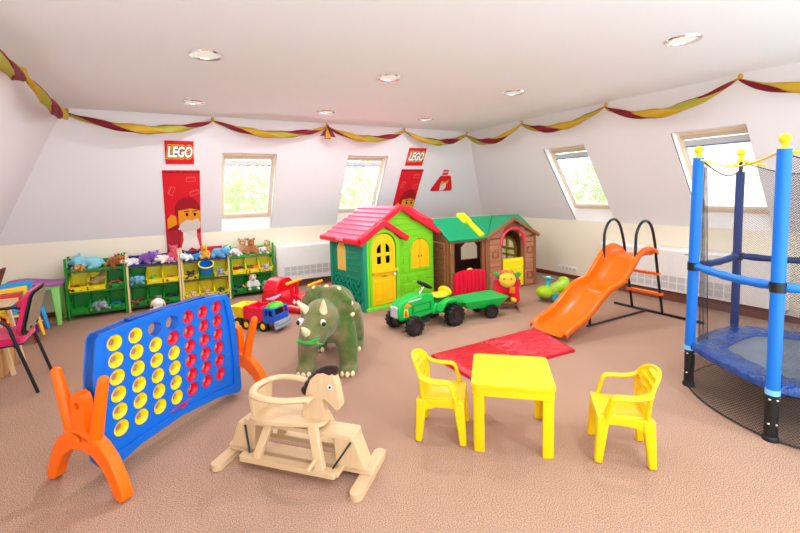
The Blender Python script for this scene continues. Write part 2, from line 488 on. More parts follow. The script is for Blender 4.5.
# downlights
LENS = emit_mat('lamp_lens', (226, 228, 222), .35)
spots = [(.35, 3.48, 'recessed chrome ceiling spotlight nearest the left wall, in the front row'), (1.88, 3.49, 'recessed chrome ceiling spotlight in the middle of the front row'),
         (3.40, 3.48, 'recessed chrome ceiling spotlight at the right end of the front row'), (3.34, 1.73, 'big recessed chrome ceiling spotlight nearest the camera, at upper right'),
         (.37, 5.27, 'recessed chrome ceiling spotlight left in the row beside the garland, above the banner'), (1.90, 5.28, 'recessed chrome ceiling spotlight in the middle of the row beside the garland'),
         (3.43, 5.29, 'recessed chrome ceiling spotlight at the right end of the row beside the garland')]
dl = None
for x, y, lb in spots:
    if dl is None:
        dl = thing('ceiling_spotlight', lb, 'ceiling light', (x, y, ZC), 0, 'recessed ceiling spotlights')
        MB().ring([(.118, 0), (.112, -.012), (.09, -.008), (.088, 0)], 40).build('trim_ring', CHROME, dl)
        MB().lathe([(0, -.001), (.089, -.001), (.089, .0), (0, .0)], 40).build('lens', LENS, dl)
    else:
        dup(dl, (x, y, ZC), 0, lb)

# convector heaters
HW = plastic((240, 236, 232), .45)
GR = plastic((206, 204, 202), .6)
def heater(label, a0, a1, z0, z1, depth, F, ga, gb, gz0, gz1, ncol):
    """F(a, z, t): t measured from the wall into the room"""
    c = F((a0+a1)/2, 0, 0)
    root = thing('convector_heater', label, 'heater', c)
    G = lambda a, z, t: tuple(V(F(a, z, t))-V(c))
    MB().plate([(.03, z0), (depth, z0), (depth, z1-.03), (depth-.03, z1), (.012, z1), (.012, z0)], [], a0, a1, lambda t, z, a: G(a, z, t)).build('casing', HW, root, bevel=.008)
    MB().plate(rect(a0+.05, a1-.05, 0, z0), [], .02, depth-.05, G).build('plinth', plastic((120, 74, 56), .6), root)
    cw = (gb-ga)/ncol; rh = (gz1-gz0)/2
    for i in range(ncol):
        for j in range(2):
            b = MB()
            x0, x1 = ga+i*cw+.008, ga+(i+1)*cw-.008
            q0, q1 = gz0+j*rh+.006, gz0+(j+1)*rh-.006
            b.plate(rect(x0, x1, q0, q1), [], depth-.002, depth+.002, G)
            for k in range(4):
                z = q0+(k+.5)*(q1-q0)/4
                b.plate(rect(x0, x1, z-.004, z+.004), [], depth+.002, depth+.006, G)
            b.build('grille', GR, root, smooth=0)
    return root, G
FB0 = lambda a, z, t: (a, YB-t, z)
FR0 = lambda a, z, t: (XR-t, a, z)
heater('white convector heater on the back wall between the toy racks and the green playhouse', 1.55, 3.6, .12, .72, .17, FB0, 1.66, 3.4, .2, .36, 16)
hr, G = heater('white convector heater under the right wall windows behind the slide ladder', 1.9, 4.1, .14, .71, .18, FR0, 2.35, 3.62, .17, .35, 12)
MB().plate(rect(2.78, 2.9, .645, .66), [], .18, .183, G).build('name_plate', plastic((150, 150, 155), .4), hr)

# wall sockets
so = thing('socket_strip', 'white strip of wall sockets low on the right wall', 'wall socket', (XR, 4.84, .165))
MB().plate(rrect(-.19, .19, -.038, .038, .01), [], -.016, 0, FYZ).build('cover_plate', WHITE, so, bevel=.003)
for k in range(5):
    a = -.148+k*.074
    q = MB().plate(circ(a, 0, .026, n=20), [], -.019, -.015, FYZ).build('socket', plastic((214, 212, 210), .4), so)
    bm = MB()
    for dz in (-.01, .01): bm.plate(circ(a+dz, 0, .0035, n=8), [], -.0205, -.018, FYZ)
    bm.build('pin_hole', plastic((70, 70, 72), .6), q)

# ------------------------------------------------------------------ banners
RED = plastic((226, 22, 40), .55)
DRED = plastic((170, 14, 36), .6)
YEL = plastic((250, 200, 30), .5)
ORA = plastic((250, 160, 30), .55)
BEARD = plastic((232, 222, 212), .7)
def off(F, d):      # move a wall frame into the room by d
    return lambda a, z, t: F(a, z, -d+t)
def logo(root, F, cx, cz, w, h, t):
    size = h*.62
    for nm, mt, ofs, dt in (('lettering_outline', plastic((248, 200, 20), .5), .026, .001), ('lettering_black_outline', plastic((15, 12, 14), .5), .017, .002), ('lettering', plastic((250, 250, 250), .5), .008, .003)):  # black layer is the printed outline of the white letters
        text_mesh('LEGO', size, lambda x, y, tt: F(cx+x, cz+y, -t-dt), offset=ofs*h/.26, shear=.22, name=nm, mat=mt, parent=root, xs=w*.86/(size*2.55))
def wallF(F, kneeF):
    return lambda a, z, t: F(a, z, t) if z >= ZK else kneeF(a, z, t)
FBw = lambda a, z, t: (a, (YB-(z-ZK)*KB if z >= ZK else YB)+t, z)
def strip(z0, z1): return [z0+(z1-z0)*i/10 for i in range(11)]
def sheet_on(F, poly_a0, poly_a1, z0, z1, t):
    b = MB(); zs = sorted(set([z0, z1]+([ZK] if z0 < ZK < z1 else [])))
    for q0, q1 in zip(zs, zs[1:]): b.plate(rect(poly_a0, poly_a1, q0, q1), [], -t-.003, -t, F)
    return b
b1 = thing('wall_banner', 'tall red banner with a bearded face in a red cap, hanging behind the toy racks', 'banner', (0, 0, 0))
# name board above the banner
s1 = thing('logo_sign', 'red LEGO letter sign at left, above the tall banner'.replace('LEGO ', ''), 'sign', (0, 0, 0))
MB().plate(rect(.07, .41, 1.985, 2.275), [], -.02, -.006, FBw).build('board', RED, s1, smooth=0)
logo(s1, FBw, .24, 2.13, .34, .29, .02)
s2 = thing('logo_sign', 'red letter sign above the banner on the roof of the green playhouse side', 'sign', (0, 0, 0))
MB().plate(rect(3.745, 4.09, 1.99, 2.28), [], -.02, -.006, FBw).build('board', RED, s2, smooth=0)
logo(s2, FBw, 3.917, 2.135, .34, .29, .02)
s1['label'] = 'square red sign with white letters above the tall banner on the left'
s2['label'] = 'square red sign with white letters to the right of the second window'

def banner(root, a0, a1, zt, zb):
    w = a1-a0; ca = (a0+a1)/2
    b = MB()
    zs = [zb]+([ZK] if zb < ZK else [])+[zt]
    for q0, q1 in zip(zs, zs[1:]): b.plate(rect(a0, a1, q0, q1), [], -.012, -.006, FBw)
    b.build('cloth', RED, root, smooth=0)
    # wavy top hem
    pts = [(a0+w*i/40, zt-.012+.012*math.sin(i/40*PI*11)) for i in range(41)]
    MB().plate([(a0, zt-.035)]+[(a1, zt-.035)]+pts[::-1], [], -.02, -.011, FBw).build('hem', DRED, root, smooth=0)
    # faint brick outlines
    for (x, z, rr) in ((.25, .12, .0), (-.28, .27, 1.2), (.34, .3, .4)):
        cx, cz = ca+x*w, zt-z*(w/.45)
        o = MB(); c, s_ = math.cos(rr), math.sin(rr)
        def rp(u, v): return (cx+u*c-v*s_, cz+u*s_+v*c)
        q = w*.13
        out = [rp(-q, -q*.5), rp(q, -q*.5), rp(q, q*.4), rp(-q, q*.4)]
        inn = [rp(-q*.9, -q*.4), rp(q*.9, -q*.4), rp(q*.9, q*.3), rp(-q*.9, q*.3)]
        o.plate(out, [inn], -.014, -.011, FBw)
        for k in (-.6, 0, .6):
            o.plate([rp(k*q-q*.2, q*.4), rp(k*q+q*.2, q*.4), rp(k*q+q*.2, q*.62), rp(k*q-q*.2, q*.62)], [[rp(k*q-q*.13, q*.42), rp(k*q+q*.13, q*.42), rp(k*q+q*.13, q*.55), rp(k*q-q*.13, q*.55)]], -.014, -.011, FBw)
        o.build('line_drawing', plastic((240, 110, 110), .6), root, smooth=0)
    # the face
    zf = zt-.645*(w/.45)
    k = w/.45
    def P(pts, nm, mt, t):
        poly = [(ca+x*k, zf+z*k) for x, z in pts]
        lo = min(p[1] for p in poly)
        MB().plate(poly, [], -t-.002, -t, FBw).build(nm, mt, root, smooth=0)
    top = [(.06+.16*math.cos(i/14*PI), .10+.19*math.sin(i/14*PI)) for i in range(15)]
    top = [(min(x, .222), z) for x, z in top]
    P([(-.10, .0), (.222, .0)]+top, 'cap', DRED, .016)
    P([(-.06, -.12), (.222, -.12), (.222, .09), (.1, .125), (-.06, .10)], 'face', ORA, .018)
    for ex in (.05, .15):
        P(circ(ex, .04, .018, .022, 14), 'eye', EYEB, .021)
        P([(ex-.035, .075), (ex+.03, .085), (ex+.03, .10), (ex-.035, .09)], 'eyebrow', plastic((110, 50, 20), .6), .021)
    P([(-.2, -.16), (-.08, -.1), (-.09, .02), (-.15, .05), (-.2, -.02)], 'hand', ORA, .018)
    return P
P = banner(b1, .02, .48, 1.905, .70)
P([(-.04, -.1), (.04, -.03), (.11, -.05), (.19, -.02), (.22, -.1), (.215, -.17), (.17, -.19), (.17, -.3), (.205, -.46), (.17, -.49), (.09, -.45), (.03, -.50), (-.05, -.47), (-.01, -.34), (-.01, -.22), (-.07, -.17)], 'beard', BEARD, .024)
P([(-.22, -.5), (-.22, -.2), (-.09, -.1), (-.06, -.12), (-.03, -.16), (-.06, -.5)], 'sleeve', DRED, .016)
b2 = thing('wall_banner', 'red banner with a face peeking out above the green playhouse roof', 'banner', (0, 0, 0))
banner(b2, 3.70, 4.15, 1.93, 1.05)
# trapezoid sign
s3 = thing('wall_sign', 'small red trapezoid sign with a tiny figure, near the corner on the back wall', 'sign', (0, 0, 0))
MB().plate([(4.44, 1.54), (4.46, 1.53), (4.90, 1.53), (4.925, 1.56), (4.81, 1.80), (4.78, 1.815), (4.58, 1.815), (4.56, 1.80), (4.43, 1.565)], [], -.014, -.006, FBw).build('board', RED, s3, smooth=0)
MB().plate(rect(4.60, 4.72, 1.83, 1.92), [], -.014, -.006, FBw).build('small_logo_board', RED, s3, smooth=0)
text_mesh('LEGO', .05, lambda x, y, tt: FBw(4.66+x, 1.878+y, -.017), offset=.001, shear=.2, name='lettering', mat=WHITE, parent=s3)
MB().plate([(4.63, 1.54), (4.62, 1.64), (4.66, 1.70), (4.74, 1.68), (4.76, 1.60), (4.72, 1.54)], [], -.018, -.013, FBw).build('figure_print', BEARD, s3, smooth=0)
MB().plate([(4.60, 1.66), (4.63, 1.72), (4.70, 1.70), (4.78, 1.74), (4.77, 1.67), (4.70, 1.68), (4.64, 1.65)], [], -.02, -.017, FBw).build('figure_arms', ORA, s3, smooth=0)

# ------------------------------------------------------------------ garland
att = [(-.90, 1.9, 2.53), (-.90, 3.0, 2.54), (-.90, 4.35, 2.545), (-.90, 6.03, 2.54), (.64, 6.10, 2.545), (2.20, 6.10, 2.545), (3.52, 6.09, 2.545), (4.78, 6.06, 2.545), (4.86, 4.80, 2.545), (4.86, 3.40, 2.545), (4.84, 2.00, 2.545), (4.84, .8, 2.54)]
sags = [.08, .08, .10, .13, .12, .13, .14, .17, .13, .17, .16]
ga = thing('garland', 'twisted yellow and burgundy tulle garland strung along the ceiling edge', 'garland', (0, 0, 0))
TY = tulle_mat((238, 192, 50), .9); TB = tulle_mat((150, 8, 44), .97); TG = tulle_mat((206, 196, 70), .85)
def garland_strip(phase, width, mat, name, rad):
    b = MB()
    for i, ((p, q), s) in enumerate(zip(zip(att, att[1:]), sags)):
        p, q = V(p), V(q); L = (q-p).length; d = (q-p).normalized()
        nrm = V((0, 0, 1)).cross(d)
        if nrm.dot(V((2, 2, 0))-p) < 0: nrm = -nrm      # toward the room
        turns = max(1.0, L/1.05)
        n = max(26, int(L*30))
        def fn(u, v):
            env = max(0, math.sin(PI*u))**.55 if 0 < u < 1 else 0
            c = p.lerp(q, u)+V((0, 0, -4*s*u*(1-u)-.02-.03*env))+nrm*(.02+.055*env)
            a = phase+turns*2*PI*u+i*1.1
            e1 = V((0, 0, 1))*math.cos(a)+nrm*math.sin(a); e2 = V((0, 0, 1))*-math.sin(a)+nrm*math.cos(a)
            t = 2*PI*v; w = width*(.16+.84*env)*.5
            ruff = 1+.10*math.sin(3*t+u*25)
            return c+e1*(rad*env*.8+w*.42*math.cos(t))+e2*w*math.sin(t)*ruff
        b.sheet(fn, n, 12)
    return b.build(name, mat, ga, smooth=180, normals=False)
garland_strip(.3, .100, TY, 'yellow_ribbon', .030)
garland_strip(2.4, .095, TB, 'burgundy_ribbon', .032)
garland_strip(4.5, .085, TG, 'pale_yellow_ribbon', .030)
b = MB()
for k, (dx, dz) in enumerate(((-.09, -.16), (-.02, -.2), (.06, -.17))):
    b.sheet(lambda u, v: V((2.20+dx*u+(v-.5)*.09*u+.01*math.sin(v*9), 6.04-.02*u+.012*math.sin(v*8+k), 2.54+dz*u)), 8, 6)
b.build('tail_end', TB, ga, smooth=180, normals=False)
b = MB()
b.sheet(lambda u, v: V((2.17+.02*u+(v-.5)*.1*u, 6.025-.02*u+.012*math.sin(v*9), 2.54-.19*u)), 8, 6)
b.build('tail_end', TY, ga, smooth=180, normals=False)
for x, y, z in att[1:-1]: MB().ell((x+(.03 if x < 0 else -.02 if x > 4.8 else 0), y-.02, z), (.022, .022, .028)).build('gather', TY, ga)
# ------------------------------------------------------------------ giant four in a row game
BLUE = plastic((0, 106, 212), .32)
ORANGE = plastic((255, 106, 2), .34, spec=.3)
A4 = math.atan2(.644, .765)
g = thing('four_in_a_row_game', 'giant blue four in a row game board on orange splayed feet', 'game', (-.47, 2.685, 0), A4)
HX = [.222+.1255*i for i in range(7)]
HZ = [.742-.0995*j for j in range(6)]
HR = .0465
outl = [(.18, .055), (.13, .045), (.085, .12), (.075, .30), (.087, .60), (.115, .79), (.14, .818), (.35, .838), (.60, .845), (.85, .838), (1.06, .818), (1.085, .79), (1.13, .60), (1.158, .30), (1.165, .06), (1.145, .03), (1.08, .045), (.93, .085), (.62, .115), (.32, .095)]
b = MB().plate(outl, [circ(x, z, HR, n=28) for x in HX for z in HZ], -.032, .032, FXZ)
inn = [(.21, .13), (.15, .14), (.125, .30), (.135, .60), (.155, .785), (.35, .806), (.60, .812), (.85, .806), (1.04, .785), (1.075, .60), (1.10, .30), (1.09, .11), (.93, .135), (.62, .16), (.34, .145)]
b.plate(outl, [inn], -.046, .046, FXZ)
b.build('board', BLUE, g, bevel=.006, seg=2)
# raised red emblem on the front
e = MB().plate([(.54, .168), (.70, .186), (.70, .193), (.54, .176)], [], -.036, -.030, FXZ)
e.plate([(.60, .172), (.63, .158), (.665, .168), (.65, .186)], [], -.039, -.030, FXZ)
e.build('emblem', plastic((214, 16, 56), .4), g)
MB().box((.60, 0, .843), (.56, .05, .012)).build('top_slot', plastic((10, 60, 150), .5), g, bevel=.003)
def foot(x, sx, zt):
    root = None
    b = MB()
    ox = []
    # arched leg profile in the (y, z) plane
    up = [(-.298, .012), (-.300, .045), (-.266, .13), (-.222, .215), (-.155, .285), (-.07, .33), (0, .34), (.07, .33), (.155, .285), (.222, .215), (.266, .13), (.300, .045), (.298, .012)]
    dn = [(.274, .0), (.235, .016), (.205, .085), (.155, .16), (.085, .213), (0, .23), (-.085, .213), (-.155, .16), (-.205, .085), (-.235, .016), (-.274, .0)]
    b.plate(up+dn, [circ(0, .292, .018, n=14)], x-.031, x+.031, FYZ)
    f = b.build('foot', ORANGE, g, bevel=.016, seg=3)
    MB().plate([(-.055, .30), (.055, .30), (.05, .50), (.035, .53), (0, .543), (-.035, .53), (-.05, .50)], [circ(0, .47, .02, n=16)], x-.026, x+.026, FYZ).build('upright', ORANGE, f, bevel=.014, seg=3)
    for s in (-1, 1):
        MB().tube([(x, s*.085, .28), (x, s*.135, .46), (x, s*.185, zt)], [.034, .031, .026], 16, round_ends=True).build('prong', ORANGE, f)
    return f
foot(.042, -1, .625); foot(1.185, 1, .60)
# discs
ring = [(.0185, .004), (.031, .022), (.045, .026), (.046, .0), (.045, -.026), (.031, -.022), (.0185, -.004)]
YD = plastic((255, 214, 6), .3); RD = plastic((226, 10, 46), .28)
ordn = ['first', 'second', 'third', 'fourth', 'fifth', 'sixth', 'seventh']
rown = ['top row', 'second row down', 'third row down', 'fourth row down', 'fifth row down', 'bottom row']
dsrc = {}
cA, sA = math.cos(A4), math.sin(A4)
for i, x in enumerate(HX):
    for j, z in enumerate(HZ):
        if i in (2, 3) and j == 0: continue
        c = 'yellow' if i < 3 or (i == 3 and j > 1) else 'red'
        lc = (-.47+x*cA, 2.685+x*sA, z)
        lb = '%s disc in the %s, %s column of the blue game board' % (c, rown[j], ordn[i])
        if c not in dsrc:
            o = MB().ring(ring, 28).build('game_disc', YD if c == 'yellow' else RD)
            dsrc[c] = o; tag(o, lb, 'game disc', c+' discs in the four in a row board')
        else:
            o = dsrc[c].copy(); col.objects.link(o); o['label'] = lb
        o.location = lc; o.rotation_euler = (PI/2, 0, A4)

# ------------------------------------------------------------------ wooden rocking horse
WD = wood_mat((218, 188, 148), (198, 162, 120), 0, 9)
WDZ = wood_mat((218, 188, 148), (198, 162, 120), 2, 9)
WDY = wood_mat((216, 186, 146), (196, 160, 118), 1, 9)
h = thing('rocking_horse', 'pale wooden rocking horse with dark brown mane on a gliding base', 'rocking horse', (.60, 2.33, 0), math.atan2(-.73, .683))
for x in (-.43, .43):
    MB().plate(rrect(x-.035, x+.035, -.205, .205, .034), [], 0, .035, FXY).build('foot_plank', WDY, h, bevel=.005)
MB().plate(rrect(-.46, .475, -.045, .045, .02), [], .036, .062, FXY).build('base_plank', WD, h, bevel=.005)
for s in (-1, 1):
    MB().plate([(s*.26, .062), (s*.43, .062), (s*.37, .222), (s*.25, .222)], [], -.055, .055, FXZ).build('end_block', WDZ, h, bevel=.005)
MB().plate(rrect(-.335, .375, -.06, .06, .025), [], .222, .247, FXY).build('top_plank', WD, h, bevel=.006)
for s in (-1, 1):
    MB().plate(rrect(-.30, .295, s*.125-.025, s*.125+.025, .012), [], .052, .082, FXY).build('glide_rail', WD, h, bevel=.005)
    for (xt, xb) in ((-.315, -.255), (.355, .268)):
        MB().bar((xt, s*.062, .215), (xb, s*.108, .085), .012, .006).build('strap', BLACK, h)
    MB().bar((-.13, s*.07, .275), (-.195, s*.125, .075), .035, .045, (1, 0, 0), .04, .05).build('leg', WDZ, h, bevel=.006)
    MB().bar((.135, s*.07, .285), (.205, s*.125, .075), .035, .055, (1, 0, 0), .04, .055).build('leg', WDZ, h, bevel=.006)
    MB().tube([(.175, s*.10, .125), (.185, s*.215, .135)], .011, 12, round_ends=True).build('foot_peg', WDY, h)
MB().box((.295, .0, .066), (.03, .27, .022)).build('cross_bar', WDY, h, bevel=.004)
MB().box((-.295, .0, .066), (.03, .27, .022)).build('cross_bar', WDY, h, bevel=.004)
def seat_pt(o):
    return o
so_ = curve([(-.285, -.10), (-.15, -.125), (-.02, -.105), (.10, -.085), (.175, -.06), (.19, 0), (.175, .06), (.10, .085), (-.02, .105), (-.15, .125), (-.285, .10), (-.295, 0)], 5, True) if False else None
sp = curve([(-.25, -.10, 0), (-.15, -.125, 0), (-.02, -.105, 0), (.10, -.082, 0), (.175, -.058, 0), (.19, 0, 0), (.175, .058, 0), (.10, .082, 0), (-.02, .105, 0), (-.15, .125, 0), (-.25, .10, 0), (-.26, 0, 0)], 5, True)
MB().plate([(p.x, p.y) for p in sp], [], .272, .296, FXY).build('seat', WD, h, bevel=.007)
MB().plate([(-.085, .285), (.085, .285), (.105, .42), (-.105, .42)], [], -.25, -.228, FYZ).build('back_panel', WDZ, h, bevel=.005)
rp = curve([(.125, -.055, .425), (.0, -.125, .43), (-.12, -.14, .435), (-.215, -.105, .435), (-.258, 0, .435), (-.215, .105, .435), (-.12, .14, .435), (.0, .125, .43), (.125, .055, .425)], 6)
MB().tube(rp, .024, 12, flat=.62, up=(0, 0, 1)).build('back_rail', WD, h)
MB().tube([(.118, -.085, .42), (.118, .085, .42)], .011, 12, round_ends=True).build('handle', WDY, h)
hd = [(.04, .292), (.19, .292), (.180, .36), (.176, .405), (.186, .418), (.22, .395), (.252, .362), (.278, .368), (.286, .392), (.278, .44), (.268, .50), (.255, .545), (.238, .566), (.225, .552), (.19, .565), (.145, .555), (.105, .52), (.08, .46), (.06, .38)]
MB().plate(hd, [], -.028, .028, FXZ).build('head', WDZ, h, bevel=.004, seg=1)
for s in (-1, 1):
    MB().lathe([(0, 0), (.0135, 0), (.0135, .003), (0, .003)], 18, (.228, s*.0285-(.003 if s > 0 else 0)*0, .492), (-s*PI/2, 0, 0)).build('eye_ring', plastic((250, 250, 250), .3), h)
    MB().lathe([(0, 0), (.008, 0), (.007, .004), (0, .005)], 16, (.228, s*.0305, .492), (-s*PI/2, 0, 0)).build('eye', EYEB, h)
DB = plush_mat((64, 34, 26), (40, 20, 16), 80, 12)
b = MB()
for i in range(9):
    t = i/8; x = .245-.185*t; z = .572-.012*t-.125*t*t
    b.ell((x, 0, z+.006), (.028, .026, .03+.008*math.sin(t*PI)), (0, -.8*t, 0))
b.build('mane', DB, h, remesh=.008, relax=3)
b = MB().tube(curve([(-.25, 0, .275), (-.275, 0, .23), (-.27, 0, .175)], 5), [.012]*4+[.019]*4+[.02, .019, .014], 10)
b.build('tail', DB, h)

# ------------------------------------------------------------------ plush dinosaur
dn = thing('plush_dinosaur', 'large mottled green plush dinosaur with three cream horns standing on the carpet', 'plush toy', (1.285, 3.64, 0), math.atan2(-.87, -.5))
DG = plush_mat((76, 104, 42), (136, 122, 86), 90, 6.5, .9)
CREAM = plush_mat((240, 226, 180), (226, 208, 160), 60, 8)
b = MB()
b.ell((-.06, 0, .44), (.36, .20, .20)).ell((.12, 0, .42), (.22, .205, .20)).ell((-.26, 0, .46), (.22, .19, .19))
b.tube(curve([(-.40, 0, .46), (-.55, .01, .36), (-.68, .02, .24), (-.76, .03, .20)], 5), [.13, .125, .12, .115, .11, .10, .095, .085, .08, .07, .06, .05, .045, .04, .03, .025][:16], 14)
for s in (-1, 1):
    b.tube(curve([(.17, s*.13, .40), (.20, s*.165, .25), (.225, s*.18, .10), (.245, s*.185, .03)], 4), [.11, .108, .105, .10, .098, .094, .09, .084, .08, .079, .08, .084, .088], 16)
    b.ell((.275, s*.185, .045), (.10, .085, .047))
    b.tube(curve([(-.24, s*.12, .42), (-.28, s*.165, .26), (-.33, s*.18, .10), (-.32, s*.18, .03)], 4), [.13, .128, .12, .115, .105, .1, .095, .088, .082, .08, .08, .084, .088], 16)
    b.ell((-.285, s*.18, .045), (.10, .085, .047))
HT = Matrix.Rotation(R(-14), 3, 'Z')      # the head turns a little to its right
HO = V((.20, -.01, .47))
def HP(x, y, z): return HO + HT @ V((x, y, z))
b.ell(HP(.10, 0, .02), (.18, .155, .165)).ell(HP(.20, 0, -.03), (.155, .125, .125)).ell(HP(.30, 0, -.075), (.095, .085, .085)).ell(HP(.20, 0, -.12), (.12, .09, .06))
# frill
fr = [(0, .255), (.09, .262), (.165, .22), (.215, .15), (.235, .06), (.22, -.04), (.17, -.11), (.08, -.15), (-.08, -.15), (-.17, -.11), (-.22, -.04), (-.235, .06), (-.215, .15), (-.165, .22), (-.09, .262)]
for k in range(len(fr)):
    y, z = fr[k]
    for q in (.35, .68, .93):
        b.ell(HP(.01-.045*q+.012*math.sin(k*2.6), y*q*.95, .015+z*q*.86), (.034, .056, .056), None, 10, 8)
b.build('body', DG, dn, remesh=.014, relax=5)
def cone(name, p, d, L, r, mat):
    p = V(p); d = (HT @ V(d)).normalized()
    MB().tube([p-d*.02, p+d*L*.35, p+d*L*.7, p+d*L], [r, r*.8, r*.55, r*.25], 14, round_ends=True).build(name, mat, dn)
cone('horn', HP(.20, .075, .115), (.35, .22, .9), .105, .036, CREAM)
cone('horn', HP(.20, -.075, .115), (.35, -.55, .7), .105, .036, CREAM)
cone('nose_horn', HP(.37, .0, -.01), (.75, 0, .65), .085, .034, CREAM)
for y, z in ((0, .285), (.12, .27), (.235, .13), (.245, .02), (-.12, .27), (-.235, .13), (-.245, .02)):
    MB().ell(HP(-.035, y*.95, .015+z*.86), (.018, .024, .022)).build('frill_knob', CREAM, dn)
for s in (-1, 1):
    c = HP(.262, s*.098, .035)
    MB().ell(c, (.033, .022, .034), (0, 0, R(-14)+s*R(50)+PI/2*0)).build('eye_white', plastic((246, 242, 232), .25), dn)
    MB().ell(HP(.278, s*.112, .035), (.021, .017, .022)).build('pupil', EYEB, dn)
    for fx in (.275, -.285):
        for k in (-1, 0, 1):
            a = k*.62
            MB().ell((fx+.088*math.cos(a), s*(.185 if fx > 0 else .18)+.072*math.sin(a), .026), (.026, .02, .027)).build('toe', CREAM, dn)
GL = plush_mat((70, 190, 70), (50, 160, 60), 40, 9)
b = MB()
for k in range(9):
    a = -.9+1.8*k/8
    p = HP(.315+.075*math.cos(a), .088*math.sin(a), -.085)
    b.ell(p, (.022, .026, .012), (.3*math.sin(k*2), .3*math.cos(k), a))
for k, (dy, dz) in enumerate(((.02, -.012), (.055, .02), (.065, -.03), (.035, .03))):
    p = HP(.385, .03, -.078); q = HP(.38-.02*k, .06+dy, -.078+dz)
    b.bar(p, q, .03, .008, w1=.008, h1=.006)
b.build('leafy_mouth', GL, dn)

# ------------------------------------------------------------------ table and chairs
YP = plastic((240, 198, 0), .36)
t = thing('kids_table', 'square yellow plastic kids table standing between two small yellow chairs', 'table', (1.84, 1.912, 0), R(-41.3)); t.scale = (1.03, 1.03, 1.03)
b = MB().plate(rrect(-.232, .232, -.232, .232, .035), [], .385, .405, FXY)
b.build('tabletop', YP, t, bevel=.007, seg=3)
MB().plate(rrect(-.226, .226, -.226, .226, .034), [rrect(-.205, .205, -.205, .205, .03)], .335, .388, FXY).build('apron', YP, t, bevel=.004)
for sx in (-1, 1):
    for sy in (-1, 1):
        F = lambda a, b_, z: (sx*(.222-a)*1.0-sx*.018*(1-z/.36)*0, sy*(.222-b_), z)
        MB().plate([(0, .02), (.006, .006), (.02, 0), (.062, 0), (.065, .018), (.03, .022), (.022, .03), (.018, .065), (0, .062)], [], 0, .375, F).build('leg', YP, t, bevel=.003)

def kids_chair(label, loc, rz):
    c = thing('kids_chair', label, 'chair', loc, rz, 'yellow plastic kids chairs')
    # seat shell
    def seat(u, v):
        x = -.135+.275*u; y = (v-.5)*.27*(1-.1*(1-u))
        return V((x, y, .268-.016*math.sin(PI*u)*math.sin(PI*v)+.004*u-.03*max(0, u-.9)*10*.35))
    MB().sheet(seat, 14, 12).build('seat', YP, c, solid=.012, smooth=60)
    # seat skirt
    for s in (-1, 1):
        sk = [(-.14, .27), (.135, .272), (.135, .215), (.085, .222), (.03, .225), (-.03, .222), (-.085, .205), (-.12, .17), (-.145, .17)]
        MB().plate(sk, [], s*.136-.005, s*.136+.005, FXZ).build('side_skirt', YP, c, bevel=.003)
    MB().plate([(-.135, .27), (.135, .27), (.135, .215), (.08, .235), (-.08, .235), (-.135, .215)], [], .13, .142, FYZ).build('front_skirt', YP, c, bevel=.003)
    # legs: shallow channels that widen upward
    for s in (-1, 1):
        MB().bar((.108, s*.120, .268), (.135, s*.144, 0), .064, .066, (1, 0, 0), .042, .042).build('leg', YP, c, bevel=.010, seg=3)
        MB().bar((-.118, s*.116, .268), (-.140, s*.140, 0), .058, .066, (1, 0, 0), .040, .04).build('leg', YP, c, bevel=.010, seg=3)
    # backrest: curved slotted panel
    slots = []
    for r_ in range(5):
        n = 4 if r_ % 2 == 0 else 3
        for k in range(n):
            slots.append(circ((k-(n-1)/2)*.05, .35+r_*.030, .0075, .0145, 10))
    prof = curve([(-.128, .262, 0), (-.140, .33, 0), (-.150, .41, 0), (-.135, .455, 0), (-.085, .492, 0), (0, .505, 0), (.085, .492, 0), (.135, .455, 0), (.150, .41, 0), (.140, .33, 0), (.128, .262, 0)], 4)
    pp = [(p.x, p.y) for p in prof]
    # fine plate so it can bend: tessellate strips
    def Fb(a, z, t_):
        k = max(0, (z-.262)/.27)
        return (-.128-.075*k**1.3+.055*(a/.15)**2*(.35+.65*k)-t_, a, z)
    outer = pp
    b = MB().plate(outer, slots, -.006, .006, Fb)
    b.build('backrest', YP, c, smooth=50)
    rim = [Fb(p[0], p[1], 0) for p in pp]
    MB().tube(rim, .0115, 10).build('back_rim', YP, c)
    # arms
    for s in (-1, 1):
        ar = curve([(-.126, s*.147, .425), (-.10, s*.150, .405), (-.04, s*.152, .392), (.03, s*.152, .39), (.058, s*.151, .382), (.074, s*.149, .35), (.098, s*.144, .265)], 5)
        MB().tube(ar, .025, 12, flat=.5, up=(0, s*.12, 1)).build('armrest', YP, c)
    return c
kids_chair('small yellow plastic armchair to the left of the yellow table, seen from behind its side', (1.497, 2.165, 0), math.atan2(-.66, .75))
cc = [o for o in bpy.data.objects if o.name == 'kids_chair'][0]
dup(cc, (2.25, 1.455, 0), math.atan2(.72, -.70), 'small yellow plastic armchair to the right of the yellow table')

